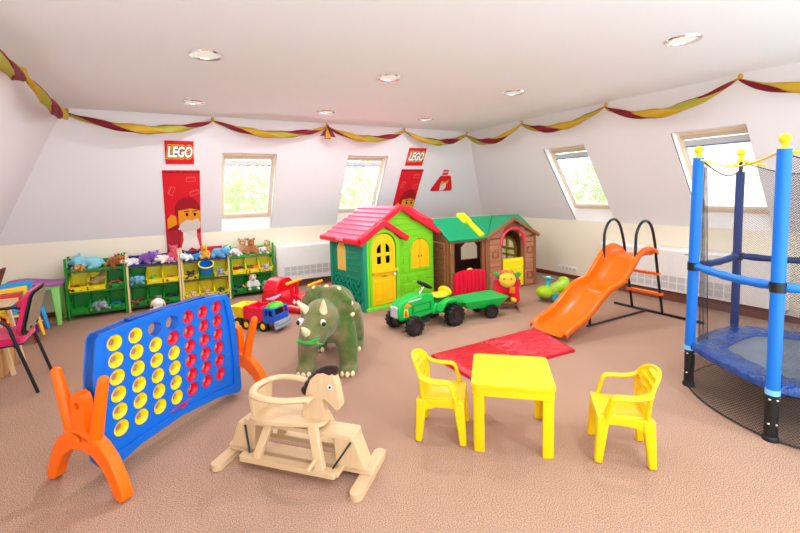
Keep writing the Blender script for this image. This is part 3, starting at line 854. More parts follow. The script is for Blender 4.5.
# ------------------------------------------------------------------ gym mat
mt = thing('gym_mat', 'flat red vinyl mat on the carpet at the foot of the orange slide', 'mat', (2.10, 2.62, 0))
VIN = crinkle_mat((192, 4, 32), (3, 26, 3), .55, .30, .02)
def mat_body(x0, x1, y0, y1, th, wr, sk=0):
    def top(u, v):
        x = x0+(x1-x0)*u+sk*u*(v-.5); y = y0+(y1-y0)*v-.03*u*(1-v)*(sk > 0)
        e = min(u, 1-u)*(x1-x0); f = min(v, 1-v)*(y1-y0); d = min(e, f)
        z = th*(1-.55*math.exp(-d/.02))
        q = y*.84+x*.36; z += wr*(math.sin(q*72+1.6*math.sin(x*4.1+y*3))+.5*math.sin(q*131+2*math.sin(x*6)))*min(1, 6*u*(1-u))*min(1, 6*v*(1-v))*(.65+.35*math.sin(x*9+y*5))
        return V((x, y, max(z, .010)))
    b = MB()
    nu, nv = 60, 110
    b.sheet(top, nu, nv)
    b.sheet(lambda u, v: V((x0+(x1-x0)*u+sk*u*(v-.5), y0+(y1-y0)*v-.03*u*(1-v)*(sk > 0), 0)), nu, nv)
    b2 = b.bm
    bmesh.ops.remove_doubles(b2, verts=b2.verts, dist=1e-5)
    bnd = [e for e in b2.edges if e.is_boundary]
    bmesh.ops.bridge_loops(b2, edges=bnd)
    return b
mat_body(0, .60, 0, .60, .042, .0006).build('smooth_panel', VIN, mt, smooth=60)
mat_body(.602, 1.28, -.005, .60, .046, .017, .16).build('creased_panel', crinkle_mat((196, 5, 36), (9, 34, 3), .7, .18, .03), mt, smooth=60)

# ------------------------------------------------------------------ slide
SO = plastic((255, 108, 2), .28, spec=.35)
sl = thing('slide', 'orange plastic wave slide with a black tube ladder', 'slide', (3.38, 2.98, 0))
path = curve([(1.53, 0, .735), (1.40, 0, .745), (1.27, 0, .725), (1.13, 0, .60), (.98, 0, .455), (.86, 0, .405), (.72, 0, .375), (.58, 0, .29), (.40, 0, .165), (.22, 0, .082), (.09, 0, .058), (.0, 0, .050)], 6)
N = len(path)
def sect(i):
    t = (path[min(i+1, N-1)]-path[max(i-1, 0)]).normalized()
    n = V((-t.z, 0, t.x)); n = n if n.z > 0 else -n
    k = i/(N-1)
    hw = .105 if k < .86 else .105-.06*((k-.86)/.14)**1.5
    if k < .10: hw = .055+.05*(k/.10)
    c = path[i]
    prof = [(-.236, hw-.04), (-.233, hw), (-.218, hw+.005), (-.196, hw-.004), (-.178, .022), (-.160, .004), (-.05, 0), (.05, 0), (.160, .004), (.178, .022), (.196, hw-.004), (.218, hw+.005), (.233, hw), (.236, hw-.04)]
    return [c+V((0, y, 0))+n*q for y, q in prof]
b = MB(); rows = [[b.bm.verts.new(p) for p in sect(i)] for i in range(N)]
for A, B in zip(rows, rows[1:]):
    for k in range(len(A)-1): b.bm.faces.new([A[k], A[k+1], B[k+1], B[k]])
b.build('chute', SO, sl, solid=.010, smooth=50)
SB = plastic((24, 24, 30), .3)
for s in (-1, 1):
    y = s*.185
    leg = MB().tube(curve([(1.735, s*.185, .014), (1.66, s*.185, .33), (1.575, s*.187, .70), (1.535, s*.19, .88), (1.46, s*.192, 1.07), (1.36, s*.192, 1.145), (1.25, s*.192, 1.12), (1.18, s*.192, 1.02), (1.165, s*.192, .90), (1.165, s*.192, .70)], 5), .0155, 12).build('ladder_rail', SB, sl)
for z, x in ((.26, 1.675), (.51, 1.617)):
    MB().plate(rrect(-.21, .21, -.03, .03, .012), [], z-.014, z+.014, lambda a, b_, q: (x+b_, a, q)).build('rung', SO, sl, bevel=.006)
MB().tube([(1.735, -.62, .016), (1.735, .42, .016)], .0155, 12, round_ends=True).build('ground_bar', SB, sl)
MB().tube([(1.735, 0, .016), (.62, 0, .016)], .012, 12).build('ground_brace', SB, sl)
MB().tube([(.66, 0, .016), (.66, 0, .315)], .0135, 12).build('support_post', SB, sl)

# ------------------------------------------------------------------ trampoline
TCX, TCY = 3.83, 1.06
A0 = math.atan2(.62, -.37)
tp = thing('trampoline', 'blue six post trampoline with a black safety net at the right edge', 'trampoline', (TCX, TCY, 0), A0)
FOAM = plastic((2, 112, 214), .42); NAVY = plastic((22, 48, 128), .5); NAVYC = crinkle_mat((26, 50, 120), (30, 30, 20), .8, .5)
YK = plastic((250, 208, 10), .35)
RT = .722
hx = [(RT*math.cos(PI/3*k), RT*math.sin(PI/3*k)) for k in range(6)]   # 0 = post at far left (A), 1 = near (B) ...
# order: A0 + k*60deg runs counter clockwise: k=0 A, k=1 B, k=5 F
ZT = 1.735
LEAN = {0: (-.012, .055)}      # the left post leans a little
for k, (x, y) in enumerate(hx):
    lg = MB().tube([(x, y, 0), (x, y, .32)], .034, 14).build('leg', BLACK, tp)
    MB().lathe([(0, 0), (.042, 0), (.042, .02), (.036, .03), (0, .03)], 16, (x, y, 0)).build('rubber_cap', BLACK, lg)
    for z in (.11, .26):
        for a in (0, 1.1, -2.2, 2.5):
            MB().ell((x+.035*math.cos(a+k), y+.035*math.sin(a+k), z), (.008, .008, .008), None, 8, 6).build('bolt', CHROME, lg)
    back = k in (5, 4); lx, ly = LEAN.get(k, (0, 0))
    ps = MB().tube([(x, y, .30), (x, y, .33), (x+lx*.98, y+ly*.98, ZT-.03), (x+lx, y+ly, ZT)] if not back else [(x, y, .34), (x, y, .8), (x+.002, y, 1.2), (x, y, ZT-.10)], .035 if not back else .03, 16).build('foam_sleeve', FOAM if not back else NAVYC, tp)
    if back: MB().tube([(x, y, ZT-.11), (x, y, ZT+.01)], .013, 10).build('tube_end', BLACK, ps)
    else: MB().tube([(x, y, .285), (x, y, .318)], .0375, 16).build('cuff', plastic((120, 196, 246), .3), ps)
    MB().lathe([(.030, -.015), (.031, .005), (.016, .012), (.015, .032), (.026, .042), (.031, .058), (.026, .074), (.012, .084), (0, .086)], 18, (x+lx, y+ly, ZT)).build('knob', YK, tp)
    MB().tube([(x+lx*.4, y+ly*.4, .905), (x+lx*.45, y+ly*.45, .965)], .040, 16).build('strap', BLACK, ps)
# frame, pad and bed
def hexring(r, n=14):
    out = []
    for k in range(6):
        a = V((*hx[k], 0)).normalized()*r; b_ = V((*hx[(k+1) % 6], 0)).normalized()*r
        m = (a+b_)/2
        for i in range(n):
            u = i/n; p = a.lerp(b_, u); bulge = 1+.05*math.sin(PI*u)
            out.append(p*bulge)
    return out
MB().tube([(p.x, p.y, .295) for p in hexring(.685)], .02, 10, closed=True).build('frame_tube', BLACK, tp)
PADM = crinkle_mat((18, 62, 130), (16, 16, 4), 1.0, .16, .045)
o1, i1 = hexring(.735), hexring(.50)
b = MB(); n = len(o1)
rows = []
for q, z in ((0, .30), (0, .33), (.03, .342), (.3, .348), (.6, .345), (.95, .338), (1, .328), (1, .318)):
    rows.append([b.bm.verts.new((o1[i].lerp(i1[i], q).x, o1[i].lerp(i1[i], q).y, z+.004*math.sin(i*1.7)*(0 < q < 1))) for i in range(n)])
for A_, B_ in zip(rows, rows[1:]):
    for i in range(n): b.bm.faces.new([A_[i], A_[(i+1) % n], B_[(i+1) % n], B_[i]])
b.build('edge_pad', PADM, tp, smooth=60)
bed = hexring(.54)
MB().plate([(p.x, p.y) for p in bed], [], .312, .320, FXY).build('jumping_mat', plush_mat((92, 98, 112), (78, 84, 98), 200, 4, .15), tp, smooth=0)
# padded rails
for k in range(6):
    a, c = V((*hx[k], .94)), V((*hx[(k+1) % 6], .94))
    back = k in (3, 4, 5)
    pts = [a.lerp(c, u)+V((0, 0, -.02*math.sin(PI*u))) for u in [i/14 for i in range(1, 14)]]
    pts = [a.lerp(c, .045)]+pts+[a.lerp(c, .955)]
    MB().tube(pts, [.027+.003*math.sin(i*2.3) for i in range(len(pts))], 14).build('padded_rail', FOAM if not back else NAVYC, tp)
# nets
NET = net_mat((38, 38, 44), 1.0, .16, 'safety_net')
for k in range(1, 6):
    a, c = V((*hx[k], 0))*.93, V((*hx[(k+1) % 6], 0))*.93
    def fn(u, v):
        p = a.lerp(c, u)
        ztop = ZT-.03-.10*math.sin(PI*u)
        z = .345+(ztop-.345)*v
        return V((p.x, p.y, z))+(-V((p.x, p.y, 0)).normalized())*.02*math.sin(PI*u)
    MB().sheet(fn, 16, 20, uv=(46, 90)).build('net_panel', NET, tp, normals=False, smooth=180)
    e = [fn(i/16, 1) for i in range(17)]
    MB().tube(e, .004, 6).build('net_edge', BLACK if k != 5 else plastic((40, 36, 34), .6), tp)
# gathered doorway edge next to the left post
def gath(u, v):
    a = V((*hx[0], 0))*.95; d = (V((*hx[1], 0))-V((*hx[0], 0))).normalized(); d5 = (V((*hx[5], 0))-V((*hx[0], 0))).normalized()
    w = .03+.10*(1-v)*(1 if v > 0 else 1)
    p = a+d5*(.02+w*u)+d*(.02*math.sin(u*14))
    return V((p.x, p.y, .345+(ZT-.06-.345)*v))
MB().sheet(gath, 14, 20, uv=(20, 90)).build('net_doorway', NET, tp, normals=False, smooth=180)
gl = [gath(1, i/20) for i in range(21)]
MB().tube(gl, .003, 6).build('doorway_zip', BLACK, tp)
# top tapes
for k in range(6):
    a, c = V((*hx[k], ZT-.005)), V((*hx[(k+1) % 6], ZT-.005))
    a += V((*LEAN.get(k, (0, 0)), 0)); c += V((*LEAN.get((k+1) % 6, (0, 0)), 0))
    pts = [a.lerp(c, i/18)+V((0, 0, -.075*math.sin(PI*i/18))) for i in range(19)]
    if k in (0,):
        MB().tube(pts, .011, 8, flat=.5, up=(0, 0, 1)).build('top_tape', YK, tp)
    else:
        MB().tube(pts[:5], .009, 8).build('top_tape', YK, tp)
        MB().tube(pts[-5:], .009, 8).build('top_tape', YK, tp)
# lower skirt net
SK = net_mat((46, 42, 42), 1.0, .2, 'skirt_net')
n = len(hexring(.7))
so1, si1 = hexring(.70), hexring(.74)
def skirt(u, v):
    i = int(round(u*n)) % n
    p = so1[i].lerp(si1[i], 1-v)
    m = abs(math.sin(PI*((u*6) % 1)))
    p = p*(1+.06*m*(1-v))
    return V((p.x, p.y, .012+.29*v))
MB().sheet(skirt, n, 6, uv=(220, 16)).build('skirt_net', SK, tp, normals=False, smooth=180)
MB().tube([skirt(i/n, 0) for i in range(n)], .005, 6, closed=True).build('skirt_hem', BLACK, tp)
# ------------------------------------------------------------------ green playhouse
LG = plastic((128, 214, 30), .42); TEAL = plastic((0, 146, 114), .42); RROOF = plastic((232, 48, 84), .36); RTRIM = plastic((232, 18, 52), .36)
DY = plastic((255, 200, 10), .38); PALEY = plastic((246, 214, 110), .45); DARKIN = plastic((60, 44, 40), .8)
ph = thing('playhouse', 'light green plastic playhouse with red tiled roof and yellow arched door', 'playhouse', (2.22, 4.91, 0), math.atan2(.15, 1.13))
W, D, EZ, PX, PZ = 1.22, .88, .945, .61, 1.30
SLP = (PZ-EZ)/PX
YM = .09
def gz(x): return PZ-abs(x-PX)*SLP
# main front wall with the window
wn = arch(.80, 1.14, .45, .87, 10)
b = MB().plate([(.0, 0), (W, 0), (W, EZ), (PX, PZ), (0, EZ)], [wn, rect(.09, .47, .06, .9)], YM-.02, YM+.02, FXZ)
front_bm = b
# siding and stonework of the front
b = front_bm
for i in range(9):
    z = .50+i*.085
    if z < EZ+.03: x0, x1 = .57, W-.01
    else:
        h = (PZ-z)/SLP; x0, x1 = max(PX-h+.06, .30), PX+h-.06
    for a, c in ((x0, x1),):
        if .40 < z < .92 and a < .78:
            b.box(((a+.76)/2, YM-.024, z), (.76-a, .012, .014)); b.box(((1.18+c)/2, YM-.024, z), (max(c-1.18, .01), .012, .014))
        elif c > a: b.box(((a+c)/2, YM-.024, z), (c-a, .012, .014))
fw = b.build('front_wall', LG, ph, bevel=.004)
# door bay
dop = arch(.075, .485, .05, 1.02, 12)
bay = MB().plate([(0, 0), (.56, 0), (.56, .90), (.28, 1.10), (0, EZ+.01)], [dop], -.02, .02, FXZ)
bay.plate([(-.02, 0), (YM, 0), (YM, .92), (-.02, .90)], [], .54, .56, FYZ)
bay.build('door_bay', LG, ph, bevel=.006)
MB().plate(arch(.045, .515, .03, 1.055, 14), [arch(.085, .475, .06, 1.01, 14)], -.035, -.018, FXZ).build('door_surround', LG, ph, bevel=.005)
MB().box((.28, -.02, .02), (.60, .07, .05)).build('door_step', plastic((140, 220, 60), .4), ph, bevel=.01)
# door in two leaves
A = arch(.09, .47, .48, 1.0, 12)
pan = [rect(.175, .245, .60, .70), rect(.315, .385, .60, .70)]
pan += [[(.175, .745), (.245, .745), (.245, .865), (.225, .86), (.195, .835), (.175, .80)], [(.315, .745), (.385, .745), (.385, .80), (.365, .835), (.335, .86), (.315, .865)]]
ud = MB().plate(A, pan, -.012, .012, FXZ).build('upper_door', DY, ph, bevel=.004)
ld = MB().plate(rect(.09, .47, .06, .49), [], -.016, .012, FXZ)
for x0 in (.13, .30): ld.plate(rect(x0, x0+.13, .11, .38), [rect(x0+.018, x0+.112, .128, .362)], -.024, -.012, FXZ)
ld.box((.28, -.035, .505), (.41, .055, .03))
ld.plate(rect(.19, .36, .415, .455), [rect(.20, .35, .422, .448)], -.022, -.012, FXZ)
ldo = ld.build('lower_door', DY, ph, bevel=.004)
MB().ell((.435, -.04, .445), (.022, .02, .022)).build('door_knob', plastic((250, 250, 240), .3), ldo)
MB().plate([(.225, .432), (.28, .425), (.335, .432), (.28, .440)], [], -.024, -.015, FXZ).build('mail_slot', plastic((60, 140, 60), .4), ldo)
# window shutters
for s, (x0, x1) in enumerate(((.80, .967), (.973, 1.14))):
    pts = [(min(max(x, x0), x1), z) for x, z in arch(.80, 1.14, .45, .87, 16)]
    cl = []
    for p in pts:
        if not cl or (V((*p, 0))-V((*cl[-1], 0))).length > 1e-4: cl.append(p)
    q = MB().plate(cl, [], YM-.015, YM+.01, FXZ)
    q.build('shutter', DY, ph, bevel=.004)
    MB().ell((.945+.05*s, YM-.02, .62), (.006, .008, .018)).build('shutter_catch', plastic((60, 50, 40), .4), ph)
MB().plate(arch(.765, 1.175, .415, .91, 14), [arch(.80, 1.14, .45, .872, 14)], YM-.035, YM-.015, FXZ).build('window_surround', LG, ph, bevel=.005)
b = MB()
for (x, z, w_, h_) in ((.63, .08, .12, .10), (.77, .07, .13, .09), (.93, .09, .15, .11), (1.10, .07, .14, .10), (.61, .20, .09, .11), (.73, .19, .12, .12), (.88, .22, .13, .11), (1.03, .20, .13, .10), (1.16, .20, .08, .12), (.64, .33, .13, .11), (.80, .33, .14, .09), (.97, .33, .15, .10), (1.13, .33, .12, .10), (.60, .46, .07, .09), (.70, .46, .09, .10), (.61, .58, .08, .1), (.70, .58, .07, .09), (.61, .72, .09, .12), (.64, .84, .1, .08)):
    b.box((x, YM-.022, z), (w_, .02, h_), (0, .08*math.sin(x*30), 0))
b.build('stonework', LG, ph, bevel=.010, seg=3)
# side and back walls
wl = arch(.47, .73, .46, .88, 10)
b = MB().plate([(-.01, 0), (D, 0), (D, EZ+.02), (-.01, EZ+.02)], [wl], -.02, .02, FYZ); side_bm = b
b = MB().plate([(YM, 0), (D, 0), (D, EZ+.02), (YM, EZ+.02)], [wl], W-.02, W+.02, FYZ); b.build('side_wall', TEAL, ph, bevel=.006)
MB().plate([(0, 0), (W, 0), (W, EZ), (PX, PZ), (0, EZ)], [], D-.02, D+.02, FXZ).build('back_wall', TEAL, ph, bevel=.006)
MB().plate(rect(.0, W, .02, D-.02), [], .005, .02, FXY).build('floor_panel', LG, ph)
b = side_bm
for i in range(6):
    z = .42+i*.082
    for a, c in ((.10, .44), (.76, .82)): b.box((-.024, (a+c)/2, z), (.012, c-a, .014))
for a, c in ((.10, .82),): b.box((-.024, (a+c)/2, .40), (.016, c-a, .02))
for i in range(-3, 9):       # lattice
    y0 = .10+i*.11
    for sgn in (1, -1):
        p, q = (y0, .12), (y0+.26, .38)
        if sgn < 0: p, q = (y0, .38), (y0+.26, .12)
        t0 = max(0, (.10-p[0])/.26); t1 = min(1, (.82-p[0])/.26)
        if t1-t0 < .1: continue
        f_ = lambda t: (-.024, p[0]+(q[0]-p[0])*t, p[1]+(q[1]-p[1])*t)
        b.bar(f_(t0), f_(t1), .02, .05, (1, 0, 0))
b.build('side_wall', TEAL, ph, bevel=.003)
MB().plate(rect(-.03, D+.02, .0, .10), [], -.035, .0, FYZ).build('base_plinth', TEAL, ph, bevel=.008)
for (x0) in (-.0,):
    for (y, w_) in ((-.005, .07), (D-.03, .06)):
        MB().box((-.012, y+w_/2-.02, EZ/2), (.06, w_, EZ)).build('corner_post', TEAL, ph, bevel=.01)
MB().plate(arch(.48, .72, .47, .87, 12), [], -.014, .014, FYZ).build('shutter', PALEY, ph, bevel=.004)
MB().box((-.024, .60, .65), (.014, .012, .36)).build('shutter_seam', PALEY, ph)
# roof
def roof_side(s, y0, y1, name, rows=8):
    ex = .715 if s < 0 else .675
    F = lambda u, y, t: (PX+s*u*ex+s*t*SLP*.0, y, PZ+.045-u*ex*SLP+t)
    MB().plate(rect(0, 1, y0, y1), [], -.03, 0, lambda a, y, t: F(a, y, t)).build(name, RROOF, ph, bevel=.006)  # pinker than the trim: highlights on the slope put into the colour
    b = MB()
    for i in range(rows):
        u0, u1 = i/rows, (i+1)/rows
        b.plate([(u0+.01, .004), (u1, .022), (u1, -.005), (u0+.01, -.005)], [], y0+.03, y1-.03, lambda u, t, y: F(u, y, t))
        for k in range(10):
            y = y0+.05+(y1-y0-.1)*(k+(.5 if i % 2 else 0))/10
            b.bar(F((u0*.8+u1*.2), y, .008), F(u1-.02, y, .021), .010, .006)
    b.build('roof_tiles', plastic((238, 112, 140), .38), ph)  # paler pink paints the highlights on the tiles
roof_side(-1, .02, 1.02, 'roof_panel'); roof_side(1, .02, 1.02, 'roof_panel')
def rake(p, q, y, name='roof_trim', w_=.05, h_=.062):
    MB().bar((p[0], y, p[1]), (q[0], y, q[1]), w_, h_, (0, 1, 0)).build(name, RTRIM, ph, bevel=.010, seg=2)
rake((PX, PZ+.035), (PX-.40, PZ+.035-.40*SLP), .02, w_=.075); rake((PX, PZ+.035), (PX+.69, PZ+.035-.69*SLP), .02, w_=.075)
rake((PX-.71, PZ+.035-.71*SLP), (.28, PZ+.035-(PX-.28)*SLP), -.045, w_=.075)
rake((.265, PZ+.04-(PX-.28)*SLP), (.66, .90), -.045, w_=.075)
MB().box((PX-.715, .50, PZ+.03-.715*SLP), (.05, 1.05, .065)).build('eave_trim', RTRIM, ph, bevel=.012)
MB().box((PX+.672, .50, PZ+.03-.672*SLP), (.05, 1.0, .065)).build('eave_trim', RTRIM, ph, bevel=.012)
MB().box((PX-.735, .42, PZ+.05-.715*SLP), (.05, .16, .05)).build('eave_latch', plastic((240, 130, 150), .3), ph, bevel=.012)
MB().plate([(.27, 1.125), (.64, .905), (.62, .885), (.27, 1.095)], [], -.06, .10, FXZ).build('porch_roof', RTRIM, ph, bevel=.006)
MB().plate([(-.11, .885), (.29, 1.135), (.29, 1.10), (-.09, .86)], [], -.06, .06, FXZ).build('porch_roof', RTRIM, ph, bevel=.006)
# rear cross gable over the right slope
b = MB().add([(PX-.02, .60, PZ+.05), (1.22, .60, PZ+.01), (1.22, .06, 1.12), (.80, .06, 1.225), (1.22, 1.0, 1.08), (.80, 1.0, 1.18), (.80, .06, 1.16), (1.22, .06, .98), (1.22, 1.0, .98), (.80, 1.0, 1.12)],
             [(0, 3, 2, 1), (0, 1, 4, 5), (1, 2, 7, 8, 4), (2, 3, 6, 7), (4, 8, 9, 5), (6, 3, 0, 5, 9), (6, 9, 8, 7)])
b.build('cross_gable', RTRIM, ph, smooth=0)

# ------------------------------------------------------------------ brown playhouse
BR = plastic((150, 92, 58), .5); BRSHADE = plastic((84, 46, 32), .5); BRL = plastic((184, 122, 90), .5); GRF = plastic((0, 152, 100), .4)
p2 = thing('playhouse', 'brown log cabin playhouse with green roof and red half gate', 'playhouse', (3.54, 4.93, 0), math.atan2(-.09, 1.61))
W2, D2 = 1.60, .86
op = rrect(.09, .58, .10, .77, .03)
da = arch(.96, 1.345, .03, .90, 14)
b = MB().plate([(0, 0), (W2, 0), (W2, .81), (1.13, 1.07), (.66, .81), (0, .81)], [op, da], -.025, .025, FXZ)
b.build('front_wall', BR, p2, bevel=.006)
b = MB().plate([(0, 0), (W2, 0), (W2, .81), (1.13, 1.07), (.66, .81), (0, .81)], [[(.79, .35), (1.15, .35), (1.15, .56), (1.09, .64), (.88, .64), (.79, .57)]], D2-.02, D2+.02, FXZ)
b.build('back_wall', BRSHADE, p2)  # shade inside the closed cabin put into this darker brown
for x in (0, W2):
    MB().plate([(0, 0), (D2, 0), (D2, .81), (D2/2, 1.05), (0, .81)], [arch(.36, .78, .30, .72, 12)] if x else [], x-.02, x+.02, FYZ).build('side_wall', BR, p2, bevel=.006)
MB().plate(rect(0, W2, .0, D2), [], .004, .016, FXY).build('floor_panel', BRSHADE, p2)  # same brown, darkened for the shade indoors
for sd_, (x0, x1) in enumerate(((.70, .93), (1.39, 1.565))):
    b = MB()
    for i in range(9): b.box(((x0+x1)/2, -.034, .06+i*.085), (x1-x0, .03, .084))
    for i, z in enumerate((.84, .915)):
        h = (1.07-z)/.55; g0, g1 = ((1.13-h*.98, .98), (1.29, 1.13+h*.98))[sd_]
        if g1-g0 > .03: b.box(((g0+g1)/2, -.034, z), (g1-g0, .03, .084))
    b.build('log_siding', BRL, p2, bevel=.012, seg=2)
b = MB()
for x0, x1 in ((0, .05), (.63, .69), (1.56, 1.62)): b.box(((x0+x1)/2, -.03, .41), (x1-x0, .05, .82))
b.box((.335, -.03, .795), (.67, .05, .035)); b.box((.335, -.03, .03), (.67, .05, .06)); b.box((1.15, -.03, .02), (.95, .05, .04))
b.build('front_trim', BR, p2, bevel=.008)
b = MB()
for i in range(9):
    b.box((-.028, .43, .06+i*.085), (.03, .78, .084))
b.build('log_siding', BR, p2, bevel=.012)
for z in (.35, .62): MB().ell((.025, -.06, z), (.02, .014, .02)).build('peg', plastic((40, 130, 60), .4), p2)
for (x, z) in ((.81, .55), (1.49, .58), (.81, .15), (1.49, .18)):
    MB().plate(rrect(x-.06, x+.06, z-.055, z+.055, .02), [rrect(x-.04, x+.04, z-.035, z+.035, .015)], -.058, -.04, FXZ).build('relief_plaque', BR, p2, bevel=.004)
# red gate
gt = [(.055, .02), (.605, .02), (.605, .325)]+[(.33+.275*math.cos(PI*i/14), .325+.055*math.sin(PI*i/14)) for i in range(1, 14)]+[(.055, .325)]
gp = MB().plate(gt, [], -.068, -.045, FXZ)
for i in range(8):
    x = .085+i*.07
    zt_ = .325+.055*math.sqrt(max(0, 1-((x-.33)/.275)**2))-.02
    gp.box((x, -.072, (.04+zt_)/2), (.046, .02, zt_-.04))
gate = gp.build('half_gate', plastic((236, 24, 62), .36), p2, bevel=.006)
MB().ell((.33, -.055, .385), (.05, .02, .016)).build('gate_latch', plastic((250, 220, 120), .4), gate)
# yellow half door, arch trim, inner window
yd = MB().plate(rect(.955, 1.35, .03, .47), [], -.06, -.03, FXZ)
yd.plate(rect(.99, 1.315, .30, .43), [rect(1.005, 1.30, .315, .415)], -.066, -.055, FXZ)
yd.plate(rect(.99, 1.315, .06, .27), [rect(1.005, 1.30, .075, .255)], -.066, -.055, FXZ)
yd.build('half_door', plastic((255, 236, 20), .36), p2, bevel=.005)
ar = [(1.1525+.225*math.cos(PI*i/16), .725+.215*math.sin(PI*i/16)) for i in range(17)]
MB().tube([(x, -.045, z) for x, z in [(ar[0][0], .68)]+ar+[(ar[-1][0], .68)]], .028, 10).build('arch_trim', plastic((226, 70, 84), .4), p2)
aw = arch(.34, .80, .28, .74, 14)
holes = []
for x0, x1 in ((.385, .55), (.59, .755)):
    holes += [rect(x0, x1, .32, .40), rect(x0, x1, .44, .51)]
holes += [[(.385, .55), (.55, .55), (.55, .70), (.46, .67), (.40, .62)], [(.59, .55), (.755, .55), (.74, .62), (.68, .67), (.59, .70)]]
MB().plate(aw, holes, W2-.055, W2-.022, FYZ).build('inner_window', plastic((250, 214, 40), .4), p2)
# roof
RY, RZ = D2/2, 1.115
def slab(pts, name, th=.035):
    P0 = [V(p) for p in pts]; n = (P0[1]-P0[0]).cross(P0[2]-P0[0]).normalized()
    if n.z < 0: n = -n
    k = len(P0)
    MB().add(P0+[p-n*th for p in P0], [tuple(range(k)), tuple(range(2*k-1, k-1, -1))]+[(i, (i+1) % k, k+(i+1) % k, k+i) for i in range(k)]).build(name, GRF, p2, smooth=0, bevel=.006)
slab([(-.03, RY, RZ), (1.13, RY, RZ), (.62, -.09, .83), (-.03, -.09, .83)], 'roof_panel')
slab([(-.03, RY, RZ), (W2+.09, RY, RZ), (W2+.09, D2+.09, .83), (-.03, D2+.09, .83)], 'roof_panel')
slab([(1.13, RY, RZ), (1.13, -.09, RZ), (.62, -.09, .83)], 'roof_panel')
slab([(1.13, RY, RZ), (1.13, -.09, RZ), (W2+.03, -.09, .825), (W2+.03, RY, .825)], 'roof_panel')
slab([(1.13, RY, RZ-.002), (W2+.09, RY, RZ-.002), (W2+.09, .1, .90), (1.3, .1, .90)], 'roof_panel')
MB().bar((1.13, -.10, RZ-.02), (.60, -.10, .81), .05, .04, (0, 1, 0)).build('gable_trim', BR, p2, bevel=.006)
MB().bar((1.13, -.10, RZ-.02), (W2+.03, -.10, .805), .05, .04, (0, 1, 0)).build('gable_trim', BR, p2, bevel=.006)
b = MB().bar((.53, RY+.04, RZ+.045), (.53, RY-.17, RZ-.07), .14, .06)
b.bar((.55, RY-.15, RZ-.055), (.55, -.07, .865), .075, .05)
b.build('chimney_strip', plastic((246, 236, 20), .36), p2, bevel=.008)

# ------------------------------------------------------------------ pedal tractor and trailer
TG_ = plastic((4, 182, 70), .34); TGD = plastic((12, 128, 56), .45)
tr = thing('pedal_tractor', 'green pedal tractor with black wheels and a yellow seat in front of the playhouses', 'toy tractor', (2.26, 4.0, 0), PI+R(6))
# local: x forward, wheels of the front axle at x=0, rear axle at x=-.56
hoodp = [(.10, .14), (.13, .19), (.135, .26), (.115, .31), (.06, .355), (-.12, .385), (-.30, .40), (-.36, .37), (-.38, .24), (-.40, .16), (-.10, .13)]
MB().plate([(p[0], p[1]) for p in hoodp], [], -.085, .085, FXZ).build('bonnet', TG_, tr, bevel=.028, seg=3)
MB().plate([(-.34, .14), (-.36, .26), (-.50, .25), (-.58, .28), (-.70, .27), (-.72, .20), (-.62, .13)], [], -.10, .10, FXZ).build('rear_body', TG_, tr, bevel=.02, seg=2)
for s in (-1, 1):
    MB().plate([(-.36, .19), (-.42, .27), (-.50, .305), (-.62, .30), (-.70, .25), (-.70, .22), (-.60, .265), (-.50, .265), (-.44, .23), (-.40, .18)], [], s*.15-.045, s*.15+.045, FXZ).build('mudguard', TG_, tr, bevel=.008)
MB().box((-.15, 0, .125), (.55, .10, .06)).build('chassis', BLACK, tr, bevel=.006)
b = MB()
b.plate([(.128, .175), (.142, .175), (.142, .29), (.125, .30)], [], -.06, .06, FXZ)
gr = b.build('radiator_grille', plastic((205, 214, 214), .3), tr, bevel=.004)
for s in (-1, 1):
    for k in range(2): MB().ell((.138, s*.04, .275-.0*k), (.012, .02, .016)).build('headlamp', plastic((236, 240, 240), .15), gr)
    MB().plate([(.07, .18), (.0, .18), (.01, .27), (.06, .27)], [], s*.0865-.002, s*.0865+.002, FXZ).build('sticker', plastic((236, 200, 60), .4), tr)
    MB().plate([(.055, .19), (.02, .19), (.03, .25), (.045, .25)], [], s*.0885-.002, s*.0885+.002, FXZ).build('sticker', plastic((220, 60, 30), .4), tr)
    MB().plate([(.06, .285), (-.04, .285), (-.01, .32), (.02, .335)], [], s*.0865-.002, s*.0865+.002, FXZ).build('sticker', plastic((240, 150, 40), .4), tr)
    MB().plate([(.0, .33), (-.18, .345), (-.18, .362), (.0, .35)], [], s*.0865-.002, s*.0865+.002, FXZ).build('side_stripe', plastic((190, 200, 196), .4), tr)
    MB().plate([(-.05, .20), (-.32, .21), (-.32, .30), (-.05, .29)], [[(-.07, .212), (-.30, .222), (-.30, .288), (-.07, .278)]], s*.0865-.004, s*.0865+.004, FXZ).build('side_panel', TGD, tr)
MB().tube(curve([(-.56, -.10, .30), (-.50, -.10, .335), (-.50, .10, .335), (-.56, .10, .30)], 4), .02, 8) if False else None
b = MB().ell((-.50, 0, .325), (.12, .11, .03)); b.ell((-.60, 0, .355), (.04, .115, .06))
b.build('seat', plastic((252, 200, 10), .36), tr, remesh=.01, relax=3)
MB().tube([(-.22, 0, .38), (-.285, 0, .465)], .012, 10).build('steering_column', CHROME, tr)
sw = MB().ring([(.085+.013*math.cos(a), .013*math.sin(a)) for a in [2*PI*i/8 for i in range(8)]], 28, (-.295, 0, .475), (0, R(-32), 0))
for k in range(3):
    a = 2*PI*k/3; M = rotm((0, R(-32), 0)); c = V((-.295, 0, .475))
    sw.bar(c, c+M @ V((.085*math.cos(a), .085*math.sin(a), 0)), .03, .012)
sw.build('steering_wheel', BLACK, tr)
